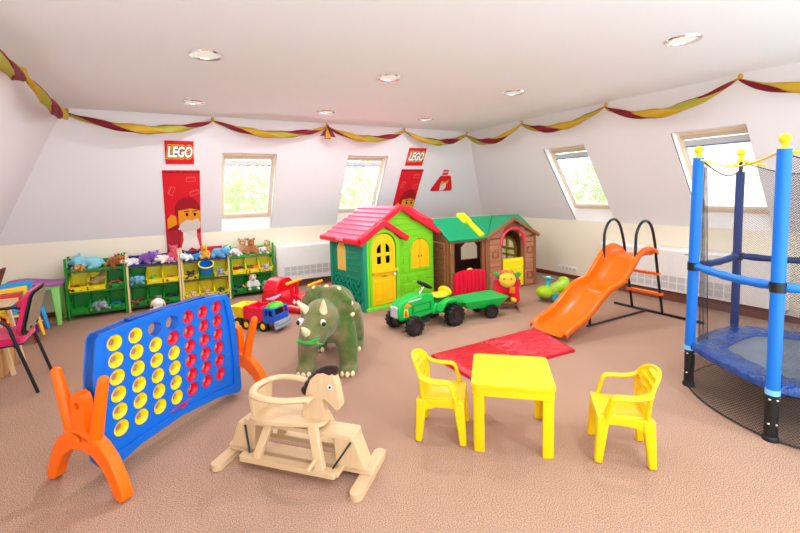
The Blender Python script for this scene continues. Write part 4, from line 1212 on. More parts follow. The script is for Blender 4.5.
def wheel(par, x, y, r, w_, hub, treads=14, name='wheel'):
    b = MB().ring([(r*.62, -w_/2), (r*.95, -w_/2), (r, -w_*.3), (r, w_*.3), (r*.95, w_/2), (r*.62, w_/2)], 32, (x, y, r), (PI/2, 0, 0))
    for k in range(treads):
        a = 2*PI*k/treads
        for s in (-1, 1):
            b.box((x+r*1.0*math.cos(a), y+s*w_*.25, r+r*1.0*math.sin(a)), (.018*r/.1, w_*.5, .022*r/.1), (s*.0, -a, 0))
    o = b.build(name, BLACK, par, bevel=.003)
    MB().lathe([(0, -w_*.42), (r*.3, -w_*.42), (r*.36, -w_*.3), (r*.64, -w_*.40), (r*.64, w_*.40), (r*.36, w_*.3), (r*.3, w_*.42), (0, w_*.42)], 24, (x, y, r), (PI/2, 0, 0)).build('hub', hub, o)
    return o
HUBB = plastic((46, 30, 32), .5)
for s in (-1, 1):
    wheel(tr, 0, s*.19, .10, .08, HUBB); wheel(tr, -.56, s*.21, .118, .09, HUBB)
for x, z in ((.0, .10), (-.56, .118)): MB().tube([(x, -.18, z), (x, .18, z)], .012, 8).build('axle', BLACK, tr)
for s in (-1, 1): MB().box((-.24+s*.05, s*.13, .09+s*.02), (.08, .07, .018)).build('pedal', BLACK, tr, bevel=.004)
MB().bar((-.70, 0, .21), (-.79, 0, .20), .05, .03).build('hitch', TG_, tr)

tl = thing('tractor_trailer', 'small green tipping trailer hitched behind the pedal tractor', 'toy trailer', (3.31, 3.99, 0), PI-R(7))
b = MB()
T0 = [(.22, -.12, .13), (-.20, -.14, .13), (-.20, .14, .13), (.22, .12, .13)]
T1 = [(.30, -.17, .235), (-.31, -.20, .245), (-.31, .20, .245), (.30, .17, .235)]
I1 = [(.28, -.15, .237), (-.285, -.18, .247), (-.285, .18, .247), (.28, .15, .237)]
I0 = [(.20, -.11, .16), (-.19, -.13, .16), (-.19, .13, .16), (.20, .11, .16)]
b.add(T0+T1+I1+I0, [(0, 3, 2, 1)]+[(i, (i+1) % 4, 4+(i+1) % 4, 4+i) for i in range(4)]+[(4+i, 4+(i+1) % 4, 8+(i+1) % 4, 8+i) for i in range(4)]+[(8+i, 8+(i+1) % 4, 12+(i+1) % 4, 12+i) for i in range(4)]+[(12, 13, 14, 15)])
b.build('tub', TG_, tl, smooth=0, bevel=.007)
MB().plate(rect(.27, -.28, -.16, .17)[::-1], [], .225, .238, FXY).build('tub_floor', plastic((24, 176, 84), .34), tl)
MB().plate([(.24, .14), (.44, .16), (.50, .20), (.50, .23), (.28, .23)], [], -.035, .035, FXZ).build('drawbar', TG_, tl, bevel=.008)
MB().plate([(.10, .14), (-.20, .14), (-.14, .075), (-.02, .075)], [], -.09, .09, FXZ).build('axle_block', TGD, tl, bevel=.006)
for s in (-1, 1): wheel(tl, -.08, s*.155, .08, .055, HUBB)
MB().tube([(-.08, -.15, .08), (-.08, .15, .08)], .010, 8).build('axle', BLACK, tl)
# ------------------------------------------------------------------ plush rocker (red with yellow face)
sh = thing('plush_rocker', 'red plush ride on rocker with yellow face and green ears', 'rocking toy', (3.87, 4.10, 0), math.atan2(-.78, -.62))
RP = plush_mat((224, 26, 48), (196, 14, 40), 60, 6); YPL = plush_mat((250, 206, 60), (238, 188, 50), 60, 6); GPL = plush_mat((70, 170, 60), None, 60, 6); OPL = plush_mat((226, 130, 40), (200, 100, 30), 40, 14)
RW = wood_mat((150, 96, 60), (118, 70, 44), 0, 9)
b = MB().ell((-.10, 0, .30), (.20, .18, .17)).ell((.02, 0, .30), (.12, .185, .18))
for s in (-1, 1):
    for x in (.06, -.2): b.tube([(x, s*.09, .26), (x+.02, s*.11, .13)], [.065, .058], 12, round_ends=True)
b.build('body', RP, sh, remesh=.012, relax=4)
MB().ell((.135, 0, .385), (.075, .105, .10)).build('face', YPL, sh)
for s in (-1, 1):
    MB().ell((.12, s*.125, .445), (.022, .05, .032), (s*.5, 0, 0)).build('ear', GPL, sh)
    MB().ell((.203, s*.045, .41), (.010, .016, .007)).build('eye', plastic((120, 70, 40), .4), sh)
    MB().ell((.09, s*.085, .12), (.06, .045, .042)).build('paw', YPL, sh)
    MB().ell((.195, s*.02, .355), (.006, .006, .005)).build('nostril', plastic((150, 100, 40), .4), sh)
b = MB()
for k in range(9): b.ell((.12+.02*math.sin(k*2.2), -.06+.015*k, .478+.008*math.sin(k*1.9)), (.032, .022, .024), None, 10, 6)
b.build('hair', OPL, sh, remesh=.008, relax=2)
MB().plate([(-.02, .0), (.05, .0), (.05, .08), (-.02, .08)], [], -.003, .003, lambda a, z, t: (.19+t-.02*0, .04+a, .245+z-.02)).build('chest_badge', OPL, sh)
MB().ell((.10, -.165, .165), (.03, .028, .028)).build('ball_charm', plush_mat((40, 90, 190), None), sh)
for s in (-1, 1):
    pts = [(-.30+.62*i/14, s*.13, .016+.10*((i/14-.48)*2)**2*.55) for i in range(15)]
    MB().tube(pts, .016, 8).build('rocker', RW, sh)
    for x in (.04, -.17): MB().tube([(x+.03, s*.11, .10), (x+.03, s*.13, .03)], .014, 8).build('strut', RW, sh)
for x in (.12, -.16): MB().box((x, 0, .055), (.04, .27, .018)).build('cross_slat', RW, sh, bevel=.003)
MB().box((.0, 0, .085), (.34, .16, .02)).build('seat_board', RW, sh, bevel=.004)
MB().tube([(.09, -.16, .37), (.09, .16, .37)], .012, 10, round_ends=True).build('handle', RW, sh)

# ------------------------------------------------------------------ lime ride-on
LM = plastic((164, 206, 22), .32); TQ = plastic((30, 176, 196), .34)
fr_ = thing('ride_on_car', 'lime green ride on car with turquoise steering wheel near the wall sockets', 'ride-on toy', (4.62, 4.0, 0), PI+R(8))
b = MB()
b.ell((.17, 0, .14), (.13, .115, .085)).ell((.05, 0, .13), (.17, .09, .07)).ell((-.10, 0, .15), (.16, .10, .07)).ell((-.26, 0, .19), (.075, .10, .055)).ell((-.20, 0, .15), (.12, .11, .08)).ell((-.29, 0, .235), (.03, .085, .05))
b.build('body', LM, fr_, remesh=.011, relax=4)
MB().tube([(.12, 0, .19), (.10, 0, .295)], [.035, .026], 14).build('steering_column', TQ, fr_)
b = MB().ring([(.07+.016*math.cos(a), .014*math.sin(a)) for a in [2*PI*i/8 for i in range(8)]], 26, (.09, 0, .315), (0, R(-14), 0)); b.ell((.09, 0, .315), (.055, .055, .018), (0, R(-14), 0))
b.build('steering_wheel', TQ, fr_)
MB().ell((.09, 0, .332), (.03, .03, .012)).build('horn_button', plastic((236, 236, 220), .3), fr_)
for s in (-1, 1):
    for x in (.08, -.20):
        w_ = MB().lathe([(0, -.02), (.045, -.02), (.06, -.012), (.06, .012), (.045, .02), (0, .02)], 24, (x, s*.10, .06), (PI/2, 0, 0)).build('wheel', TQ if x > 0 else BLACK, fr_)
        MB().lathe([(0, -.024), (.02, -.024), (.02, .024), (0, .024)], 14, (x, s*.10, .06), (PI/2, 0, 0)).build('hub', plastic((20, 130, 150), .4), w_)

# ------------------------------------------------------------------ toy truck
tk = thing('toy_truck', 'plastic toy truck with red bin, blue cab and yellow rear bucket', 'toy truck', (.775, 5.22, 0), math.atan2(-.78, .62))
TBL = plastic((24, 92, 206), .32); TRD = plastic((228, 22, 62), .34); GRY = plastic((150, 160, 176), .4)
MB().plate(rect(-.06, .53, -.075, .075), [], .07, .105, FXY).build('chassis', GRY, tk, bevel=.006)
for x in (0, .135, .37):
    for s in (-1, 1):
        w_ = MB().ring([(.034, -.026), (.056, -.026), (.062, -.016), (.062, .016), (.056, .026), (.034, .026)], 28, (x, s*.11, .062), (PI/2, 0, 0)).build('wheel', BLACK, tk, bevel=.003)
        MB().lathe([(0, -.028), (.014, -.028), (.018, -.02), (.035, -.024), (.035, .024), (.018, .02), (.014, .028), (0, .028)], 20, (x, s*.11, .062), (PI/2, 0, 0)).build('hub', plastic((252, 214, 20), .35), w_)
    MB().tube([(x, -.1, .062), (x, .1, .062)], .008, 8).build('axle', BLACK, tk)
b = MB().plate([(.08, .105), (.365, .105), (.365, .255), (.345, .27), (.30, .262), (.26, .275), (.17, .262), (.11, .285), (.085, .25)], [], -.12, -.10, FXZ)
b.plate([(.08, .105), (.365, .105), (.365, .255), (.345, .27), (.30, .262), (.26, .275), (.17, .262), (.11, .285), (.085, .25)], [], .10, .12, FXZ)
b.box((.345, 0, .20), (.03, .22, .16)).box((.095, 0, .19), (.03, .22, .15)).box((.22, 0, .19), (.26, .22, .02))
b.build('bin', TRD, tk, bevel=.01, seg=2)
b = MB().add([(-.03, -.10, .12), (.07, -.10, .12), (.07, .10, .12), (-.03, .10, .12), (-.13, -.14, .255), (.07, -.14, .265), (.07, .14, .265), (-.13, .14, .255), (-.105, -.12, .256), (.055, -.12, .262), (.055, .12, .262), (-.105, .12, .256), (-.02, -.085, .15), (.05, -.085, .15), (.05, .085, .15), (-.02, .085, .15)],
             [(0, 3, 2, 1)]+[(i, (i+1) % 4, 4+(i+1) % 4, 4+i) for i in range(4)]+[(4+i, 4+(i+1) % 4, 8+(i+1) % 4, 8+i) for i in range(4)]+[(8+i, 8+(i+1) % 4, 12+(i+1) % 4, 12+i) for i in range(4)]+[(12, 13, 14, 15)])
b.build('tipping_bucket', plastic((252, 214, 10), .36), tk, smooth=0, bevel=.006)
sidep = [(.37, .10), (.535, .10), (.535, .195), (.515, .27), (.37, .27)]
win = [(.40, .18), (.43, .18), (.43, .245), (.40, .245)]; win2 = [(.45, .18), (.505, .18), (.49, .245), (.45, .245)]
b = MB().plate(sidep, [win, win2], -.125, -.105, FXZ); b.plate(sidep, [win, win2], .105, .125, FXZ)
b.box((.38, 0, .185), (.02, .22, .17)).box((.525, 0, .148), (.02, .22, .095)).box((.45, 0, .265), (.15, .24, .012))
b.bar((.53, -.115, .195), (.512, -.115, .27), .02, .02).bar((.53, .115, .195), (.512, .115, .27), .02, .02)
b.build('cab', TBL, tk, bevel=.004)
MB().box((.44, 0, .20), (.08, .19, .09)).build('cab_interior', plastic((30, 34, 60), .6), tk)
b = MB().ell((.445, 0, .27), (.085, .118, .052), None, 20, 12)
bmesh.ops.bisect_plane(b.bm, geom=b.bm.verts[:]+b.bm.edges[:]+b.bm.faces[:], plane_co=(0, 0, .268), plane_no=(0, 0, 1), clear_inner=True)
b.build('roof', plastic((90, 200, 50), .36), tk)
b = MB().box((.545, 0, .085), (.03, .27, .085)).box((.555, 0, .055), (.035, .28, .03)); b.build('bumper', GRY, tk, bevel=.008)
MB().plate(rect(-.10, .10, .09, .125), [], .559, .563, FYZ).build('radiator_grille', plastic((190, 196, 206), .3), tk)
b = MB().tube([(.43, 0, .33), (.43, 0, .355)], .014, 10); b.tube(curve([(.43, -.10, .372), (.43, -.05, .36), (.43, 0, .358), (.43, .05, .36), (.43, .10, .372)], 4), .02, 10, flat=.6, round_ends=True)
b.box((.425, 0, .36), (.06, .13, .016)); b.build('carry_handle', plastic((244, 140, 170), .36), tk, bevel=.004)

# ------------------------------------------------------------------ red two seat rocker
rk = thing('two_seat_rocker', 'red plastic ride on rocker with two yellow handlebars behind the toy truck', 'rocking toy', (1.52, 5.52, 0), R(-52))
RR = plastic((228, 18, 44), .26)
side = [(-.46, .03), (-.20, 0), (.20, 0), (.44, .04), (.47, .14), (.44, .30), (.38, .34), (.33, .29), (.26, .20), (.16, .19), (.10, .23), (.02, .235), (-.05, .20), (-.12, .20), (-.20, .24), (-.25, .26), (-.31, .27), (-.40, .27), (-.46, .25), (-.49, .14)]
sd = curve([(x, 0, z) for x, z in side], 3, True)
MB().plate([(p.x, p.z) for p in sd], [], -.17, .17, FXZ).build('body', RR, rk, bevel=.05, seg=4)
for s in (-1, 1):
    MB().plate([(-.43, .03), (.42, .03), (.38, .075), (-.40, .075)], [], s*.185-.02, s*.185+.02, FXZ).build('rocker_edge', RR, rk, bevel=.012)
    MB().plate([(-.12, .085), (.10, .075), (.12, .09), (-.02, .105)], [], s*.172-.003, s*.172+.003, FXZ).build('smile_decal', WHITE, rk)
    MB().plate([(.02, .14), (.05, .12), (.07, .15), (.04, .19)], [], s*.172-.003, s*.172+.003, FXZ).build('tooth_decal', WHITE, rk)
    MB().plate(circ(.11, .155, .022, .028, 14), [], s*.172-.003, s*.172+.003, FXZ).build('eye_decal', WHITE, rk)
MB().plate([(-.20, .04), (.20, .04), (.205, .24), (.18, .34), (.11, .405), (0, .425), (-.11, .405), (-.18, .34), (-.205, .24)], [], -.44, -.22, FYZ).build('backrest', RR, rk, bevel=.04, seg=4)
for x in (-.08, .26):
    for s in (-1, 1):
        MB().tube([(x, s*.05, .18), (x, s*.055, .36)], .024, 12).build('handle_post', RR, rk)
    MB().tube([(x, -.15, .375), (x, .15, .375)], .02, 12, round_ends=True).build('handlebar', plastic((246, 190, 20), .36), rk)
# ------------------------------------------------------------------ pink office chair
oc = thing('visitor_chair', 'pink upholstered visitor chair with black tube frame and beige back shell at the left edge', 'chair', (-1.20, 4.57, 0), PI)
PK = plush_mat((226, 42, 104), (212, 30, 92), 160, 5, .2); SHELL = plastic((150, 132, 108), .6); TUBE = plastic((26, 28, 36), .4)
# local +x looks away from the camera's side of the room, +y is the near side
for s in (-1, 1):
    y = s*.245
    MB().tube(curve([(-.23, y, 0), (-.17, y, .24), (-.11, y, .48), (-.085, y, .575), (-.03, y, .615), (.06, y, .62), (.16, y, .615), (.20, y, .59), (.205, y, .52), (.20, y, .3), (.24, y, 0)], 5), .0125, 10).build('side_frame', TUBE, oc)
    MB().tube([(-.10, y, .615), (.14, y, .625)], .02, 10, flat=.6, up=(0, 0, 1), round_ends=True).build('arm_pad', TUBE, oc) if False else None
for x in (-.12, .19): MB().tube([(x, -.245, .40), (x, .245, .40)], .011, 8).build('cross_tube', TUBE, oc)
b = MB().plate(rrect(-.16, .28, -.215, .215, .05), [], .41, .465, FXY); b.build('seat', PK, oc, bevel=.02, seg=3)
MB().plate(rrect(-.155, .275, -.21, .21, .05), [], .395, .412, FXY).build('seat_shell', TUBE, oc, bevel=.004)
Fk = lambda a, z, t: (-.175-(z-.47)*.24-t+.03*(a/.22)**2, a, z)
bo = rrect(-.215, .215, .475, .82, .06)
b = MB(); b.plate(bo, [], -.035, .0, Fk); b.build('back_cushion', PK, oc, bevel=.014, seg=3)
MB().plate(rrect(-.222, .222, .468, .826, .062), [], .0, .014, Fk).build('back_edge', TUBE, oc, bevel=.004)
MB().plate(rrect(-.19, .19, .49, .80, .05), [], .013, .026, Fk).build('back_shell', SHELL, oc, bevel=.006)
for s in (-1, 1): MB().bar((-.13, s*.10, .41), (-.20, s*.10, .52), .03, .008, (1, 0, 0)).build('back_bracket', TUBE, oc)

# ------------------------------------------------------------------ wooden play table at the left edge
dk = thing('wooden_play_table', 'small pale wooden table with a box base behind the pink chair at the left edge', 'table', (-1.55, 5.05, 0))
LW = wood_mat((236, 206, 160), (220, 182, 132), 0, 8)
MB().plate(rrect(-.26, .30, -.20, .20, .02), [], .60, .63, FXY).build('top', LW, dk, bevel=.005)
for s in (-1, 1):
    MB().bar((.22, s*.16, .60), (.30, s*.16, 0), .035, .03, (1, 0, 0)).build('leg', LW, dk, bevel=.004)
    MB().bar((-.20, s*.16, .60), (-.25, s*.16, 0), .035, .03, (1, 0, 0)).build('leg', LW, dk, bevel=.004)
b = MB().plate(rect(-.24, .24, 0, .30), [], -.185, -.170, FXZ); b.plate(rect(-.24, .24, 0, .30), [], .170, .185, FXZ); b.box((.232, 0, .15), (.016, .34, .30)).box((0, 0, .01), (.46, .34, .02))
b.build('box_base', wood_mat((214, 160, 104), (196, 138, 84), 0, 7), dk, bevel=.003)
bd = thing('small_blackboard', 'brown framed board leaning at the left edge above the wooden table', 'board', (-1.42, 5.10, .63), R(0))
MB().bar((0, 0, .0), (.10, 0, .30), .26, .02, (1, 0, 0)).build('panel', plastic((96, 52, 30), .6), bd, bevel=.004)
MB().bar((-.06, 0, 0.008), (.085, 0, .27), .02, .02, (0, 1, 0)).build('prop', LW, bd)

# ------------------------------------------------------------------ lime and purple kids table
kt = thing('kids_table', 'lime legged kids table with a wavy purple top against the back wall', 'table', (-1.44, 6.72, 0))
LIME = plastic((150, 226, 120), .4); PUR = plastic((172, 88, 178), .42)
def ttop(u, v):
    x = -.30+.60*u; y = -.21+.42*v
    return V((x, y, .512+.018*math.sin(u*5.2+.6)+.028*(2*v-1)**2*(.5+.5*math.sin(u*4))+.03*max(0, u-.7)))
MB().sheet(ttop, 20, 10).build('tabletop', PUR, kt, solid=.022, smooth=60)
MB().plate(rrect(-.27, .27, -.18, .18, .03), [], .455, .50, FXY).build('apron', LIME, kt, bevel=.006)
for sx in (-1, 1):
    for sy in (-1, 1):
        MB().bar((sx*.22, sy*.14, .47), (sx*.245, sy*.185, 0), .095, .085, (1, 0, 0), .045, .045).build('leg', LIME, kt, bevel=.012)

pt = thing('plastic_tub', 'purple plastic tub on the carpet under the lime legged table', 'tub', (-1.40, 6.42, 0))
MB().lathe([(0, 0), (.085, 0), (.11, .16), (.118, .165), (.118, .175), (.10, .175), (.078, .012), (0, .012)], 24).build('bowl', plastic((120, 40, 150), .4), pt)
MB().tube(curve([(-.112, 0, .165), (-.07, -.09, .13), (.07, -.09, .13), (.112, 0, .165)], 5), .005, 8).build('handle', WHITE, pt)

# stacked kids chairs
def stack_chair(label, loc, rgb, rz):
    c = thing('stacking_chair', label, 'chair', loc, rz, 'stacked bright kids chairs at the left edge')
    m = plastic(rgb, .36)
    MB().plate([(-.125, .25), (.125, .25), (.15, .53), (-.15, .53)], [[(-.085, .31), (.085, .31), (.105, .475), (-.105, .475)]], -.012, .012, lambda a, z, t: (a, .13+.12*(z-.25)+t, z)).build('back_frame', m, c, bevel=.008)
    MB().plate(rrect(-.135, .135, -.14, .14, .03), [], .25, .27, FXY).build('seat', m, c, bevel=.006)
    for sx in (-1, 1):
        MB().bar((sx*.115, -.12, .255), (sx*.15, -.16, 0), .045, .04, (1, 0, 0), .035, .032).build('leg', m, c, bevel=.008)
        MB().bar((sx*.115, .12, .255), (sx*.165, .17, 0), .045, .04, (1, 0, 0), .035, .032).build('leg', m, c, bevel=.008)
    return c
stack_chair('sky blue kids chair, rearmost and topmost of the stacked chairs at the left edge', (-1.42, 6.10, .10), (20, 152, 226), R(30))
stack_chair('yellow kids chair nested between the blue and the red chair at the left edge', (-1.45, 6.02, .055), (246, 200, 30), R(30))
stack_chair('red kids chair, lowest and frontmost of the stacked chairs at the left edge', (-1.49, 5.93, .0), (214, 26, 40), R(30))

# ------------------------------------------------------------------ toy racks, bins
GRN = plastic((22, 142, 40), .42); GRN2 = plastic((40, 176, 60), .42); NV = plastic((28, 40, 110), .45); TAN = wood_mat((236, 214, 158), (222, 196, 136), 2, 7); YB_ = plastic((246, 226, 20), .38)
DGR = plastic((14, 110, 50), .42)
RXS = [-1.135, -.482, .171, .824]; RWD = .645; RY0 = 6.70
rack_desc = ['green toy storage rack at the left end of the row', 'toy storage rack with cream uprights and navy shelf, second from the left', 'toy storage rack with cream uprights, third from the left, under the banner', 'green toy storage rack at the right end of the row, beside the heater']
rks = []
for i, x0 in enumerate(RXS):
    k = thing('toy_rack', rack_desc[i], 'toy rack', (x0, RY0, 0), 0, 'toy storage racks along the back wall')
    side = GRN if i in (0, 3) else TAN
    tray = [GRN, NV, NV, GRN2][i]
    for x in (.0, RWD-.0):
        xx = x+.012 if x == 0 else x-.012
        pl = MB().plate([(.02, 0), (.055, 0), (.055, .08), (.23, .08), (.23, 0), (.27, 0), (.27, .80), (.215, .80), (.19, .66), (.03, .66), (.0, .58), (.0, .0)], [rrect(.07, .21, .16, .34, .03), rrect(.07, .21, .40, .57, .03)] if i in (0, 3) else [], xx-.012, xx+.012, FYZ)
        pl.build('side_panel', side if not (i == 3 and x == 0) else plastic((176, 214, 96), .42), k, bevel=.005)
        MB().box((xx, .0, .40), (.026, .03, .80)).build('front_post', side if i in (0, 3) else TAN, k, bevel=.005)
    MB().box((RWD/2, .13, .625), (RWD-.05, .24, .014)).build('top_shelf', tray, k)
    MB().box((RWD/2, .008, .632), (RWD-.05, .016, .035)).build('shelf_lip', tray, k, bevel=.004)
    MB().box((RWD/2, .255, .68), (RWD-.05, .014, .12)).build('back_rail', tray, k, bevel=.004)
    for z in (.345, .065):
        MB().box((RWD/2, .035, z-.001), (RWD-.05, .03, .026)).build('bin_rail', [GRN, DGR, plastic((70, 90, 70), .5), GRN][i], k, bevel=.004)
        MB().box((RWD/2, .225, z+.0), (RWD-.05, .03, .026)).build('bin_rail', [GRN, DGR, plastic((70, 90, 70), .5), GRN][i], k, bevel=.004)
    rks.append(k)
def bin_root(mat, label):
    o = thing('toy_bin', label, 'storage bin', (0, 0, 0), 0, 'bins in the toy racks')
    w = .188
    b = MB()
    prof = [(.0, .012), (-.018, .070), (.225, .215), (.235, .012)]
    b.plate(prof, [], .0, .006, lambda y, z, x: (x, y, z)); b.plate(prof, [], w-.006, w, lambda y, z, x: (x, y, z))
    b.plate(rect(0, w, .0, .235), [], .008, .016, FXY)
    b.add([(0, .0, .012), (w, .0, .012), (w, -.018, .070), (0, -.018, .070), (0, .008, .012), (w, .008, .012), (w, -.010, .070), (0, -.010, .070)], [(0, 1, 2, 3), (7, 6, 5, 4), (3, 2, 6, 7), (0, 4, 5, 1)])
    b.box((w/2, .232, .115), (w, .008, .20))
    b.build('shell', mat, o, smooth=0)
    MB().tube([(0, .225, .215), (0, -.018, .072), (w, -.018, .072), (w, .225, .215)], .007, 8).build('rim', mat, o)
    MB().box((w/2, -.020, .045), (.07, .006, .03)).build('grip_lip', mat, o, bevel=.002)
    return o
YBIN = plastic((250, 232, 24), .38); GBIN = plastic((20, 150, 44), .4)
bsrc = {}
cols = [['yyg', 'ggg'], ['gyy', 'ggg'], ['ygy', 'yyy'], ['yyy', 'ggg']]
pos3 = ['left', 'middle', 'right']; rk4 = ['leftmost rack', 'second rack from the left', 'third rack from the left', 'rightmost rack']
BINX = lambda i, c: RXS[i]+.031+c*.198
BINZ = [.352, .072]
for i in range(4):
    for r_ in range(2):
        for c in range(3):
            m = cols[i][r_][c]
            lb = '%s %s %s-row bin of the %s' % ('yellow' if m == 'y' else 'green', pos3[c], ['upper', 'lower'][r_], rk4[i])
            lb = lb.replace('at the left', 'on the left').replace('at the right', 'on the right').replace('at the middle', 'in the middle')
            loc = (BINX(i, c), RY0-.005, BINZ[r_])
            if m not in bsrc:
                bsrc[m] = bin_root(YBIN if m == 'y' else GBIN, lb); bsrc[m].location = loc
            else: dup(bsrc[m], loc, 0, lb)

# ------------------------------------------------------------------ plush toys
def plush(name, label, loc, rz, rgb, acc=None, ears='round', s=.2, pose='lie', earrgb=None, rot=None, group=None, spots=None, cat='plush toy'):
    """s: overall body length; x is forward"""
    o = thing(name, label, cat, loc, rz, group)
    if rot: o.rotation_euler = rot
    m = plush_mat(rgb, tuple(int(v*.88) for v in rgb), 70, 10); acc = acc or rgb; am = plush_mat(acc, None, 70, 10); em = plush_mat(earrgb or rgb, None, 70, 10)
    b = MB()
    if pose == 'lie':
        b.ell((0, 0, s*.25), (s*.42, s*.27, s*.245)); hc = V((s*.50, 0, s*.36))
        for q in (-1, 1):
            b.tube([(s*.25, q*s*.18, s*.14), (s*.60, q*s*.30, s*.085)], [s*.11, s*.085], 10, round_ends=True)
            b.tube([(-s*.25, q*s*.20, s*.14), (s*.02, q*s*.40, s*.085)], [s*.12, s*.085], 10, round_ends=True)
        b.tube([(-s*.36, 0, s*.2), (-s*.6, s*.06, s*.12)], [s*.07, s*.05], 8, round_ends=True)
    else:
        b.ell((0, 0, s*.34), (s*.28, s*.30, s*.34)); hc = V((s*.06, 0, s*.80))
        for q in (-1, 1):
            b.tube([(s*.08, q*s*.20, s*.14), (s*.46, q*s*.26, s*.10)], [s*.12, s*.10], 10, round_ends=True)
            b.tube([(s*.05, q*s*.26, s*.50), (s*.26, q*s*.34, s*.28)], [s*.09, s*.08], 10, round_ends=True)
    hr_ = s*.24
    b.ell(hc, (hr_, hr_*.95, hr_*.92))
    if ears in ('horse', 'dog', 'dragon', 'elephant'): b.ell(hc+V((hr_*.75, 0, -hr_*.25)), (hr_*.6, hr_*.55, hr_*.5))
    b.tube([V((0 if pose == 'sit' else s*.2, 0, s*.34)), hc], hr_*.7, 10)
    b.build('body', m, o, remesh=s*.045, relax=3)
    mz = hc+V((hr_*.85, 0, -hr_*.28)) if ears not in ('horse', 'dog', 'dragon', 'elephant') else hc+V((hr_*1.2, 0, -hr_*.3))
    MB().ell(mz, (hr_*.35, hr_*.42, hr_*.34)).build('muzzle', am, o)
    MB().ell(mz+V((hr_*.33, 0, hr_*.12)), (hr_*.1, hr_*.14, hr_*.1)).build('nose', EYEB, o)
    for q in (-1, 1):
        MB().ell(hc+V((hr_*.80, q*hr_*.42, hr_*.28)), (hr_*.14, hr_*.13, hr_*.14), None, 10, 8).build('eye', EYEB, o)
        if ears == 'round': e = MB().ell(hc+V((0, q*hr_*.78, hr_*.75)), (hr_*.18, hr_*.36, hr_*.36))
        elif ears == 'long': e = MB().tube([hc+V((0, q*hr_*.5, hr_*.7)), hc+V((-hr_*.6, q*hr_*.9, hr_*1.5)), hc+V((-hr_*1.0, q*hr_*1.2, hr_*1.7))], [hr_*.22, hr_*.27, hr_*.15], 10, flat=.5, round_ends=True)
        elif ears == 'dog': e = MB().ell(hc+V((0, q*hr_*.98, -hr_*.05)), (hr_*.36, hr_*.16, hr_*.62), (q*.25, 0, 0))
        elif ears == 'elephant': e = MB().ell(hc+V((-hr_*.1, q*hr_*1.1, hr_*.1)), (hr_*.12, hr_*.62, hr_*.66), (0, 0, q*.5))
        elif ears == 'horse': e = MB().tube([hc+V((-.2*hr_, q*hr_*.5, hr_*.7)), hc+V((-.2*hr_, q*hr_*.62, hr_*1.3))], [hr_*.2, hr_*.05], 8)
        else: e = MB().ell(hc+V((-.3*hr_, q*hr_*.5, hr_*.95)), (hr_*.16, hr_*.14, hr_*.34))
        e.build('ear', em, o)
    if ears == 'horse':
        b = MB()
        for k in range(6): b.ell(hc+V((-hr_*(.1+.28*k), 0, hr_*(1.0-.22*k))), (hr_*.3, hr_*.25, hr_*.3), None, 10, 6)
        b.build('mane', em, o)
    if ears == 'elephant':
        MB().tube(curve([mz, mz+V((hr_*.6, 0, -hr_*.3)), mz+V((hr_*1.0, 0, -hr_*.1))], 4), [hr_*.25-.0*k for k in range(9)], 10, round_ends=True).build('trunk', m, o)
    if spots:
        MB().ell(V((0, 0, s*.40)), (s*.24, s*.2, s*.12)).build('patch', plush_mat(spots, None), o)
    return o
TZ = .633            # top shelf surface
TY_ = 6.83
G1 = 'plush toys on top of the toy racks'
plush('plush_dragon', 'pale blue plush dragon lying on top of the leftmost rack', (-.86, TY_, TZ), PI*.97, (136, 206, 224), (160, 222, 236), 'dragon', .32, group=G1)
plush('plush_dog', 'small orange plush dog with dark back on the left end of the leftmost rack', (-.98, TY_-.115, TZ), -PI*.55, (214, 150, 50), (250, 240, 220), 'dog', .16, spots=(60, 50, 40), earrgb=(190, 30, 40), group=G1)
plush('plush_horse', 'brown plush horse on the right of the top of the leftmost rack', (-.61, TY_-.03, TZ), -PI*.35, (178, 96, 26), (240, 220, 190), 'horse', .28, earrgb=(120, 56, 14), group=G1)
plush('plush_bunny', 'white plush bunny at the left end of the navy shelf of the second rack', (-.40, TY_-.05, TZ), -PI*.8, (238, 234, 238), None, 'long', .20, earrgb=(190, 170, 210), group=G1)
plush('plush_hippo', 'purple plush hippo in the middle of the navy shelf of the second rack', (-.24, TY_, TZ), -PI*.3, (138, 92, 190), (170, 130, 214), 'round', .30, group=G1)
plush('plush_cat', 'white plush cat with tan ears right of the purple hippo', (-.03, TY_-.06, TZ), -PI*.7, (240, 230, 224), (250, 240, 236), 'dragon', .22, earrgb=(200, 170, 120), group=G1)
plush('plush_mouse', 'small pale pink plush mouse in front of the rosy ball toy on the second rack', (.04, TY_-.11, TZ), -PI*.4, (240, 176, 206), None, 'round', .13, earrgb=(190, 120, 190), group=G1)
plush('plush_pig', 'rosy plush pig at the right end of the navy shelf of the second rack', (.10, TY_+.0, TZ), -PI*.6, (232, 92, 120), (240, 130, 60), 'round', .22, pose='sit', group=G1)
plush('plush_seal', 'white plush seal with teal back at the left end of the third rack', (.265, TY_-.07, TZ), -PI*.7, (226, 236, 236), None, 'dragon', .20, spots=(40, 130, 150), group=G1)
plush('plush_bird', 'sky blue plush bird second along the top of the third rack', (.375, TY_-.06, TZ), -PI*.35, (60, 160, 210), (240, 240, 240), 'round', .17, group=G1)
plush('plush_chick', 'orange and yellow plush chick in the middle of the top of the third rack', (.49, TY_-.04, TZ), -PI*.5, (244, 176, 50), (230, 120, 40), 'dragon', .20, pose='sit', group=G1)
plush('plush_dolphin', 'light blue plush dolphin with white belly on the right of the third rack', (.68, TY_-.05, TZ), -PI*.25, (96, 172, 224), (236, 240, 244), 'dragon', .28, group=G1)
plush('plush_lamb', 'white plush lamb with pink nose at the left end of the rightmost rack', (.92, TY_-.05, TZ), -PI*.6, (244, 240, 238), (240, 130, 150), 'dog', .22, group=G1)
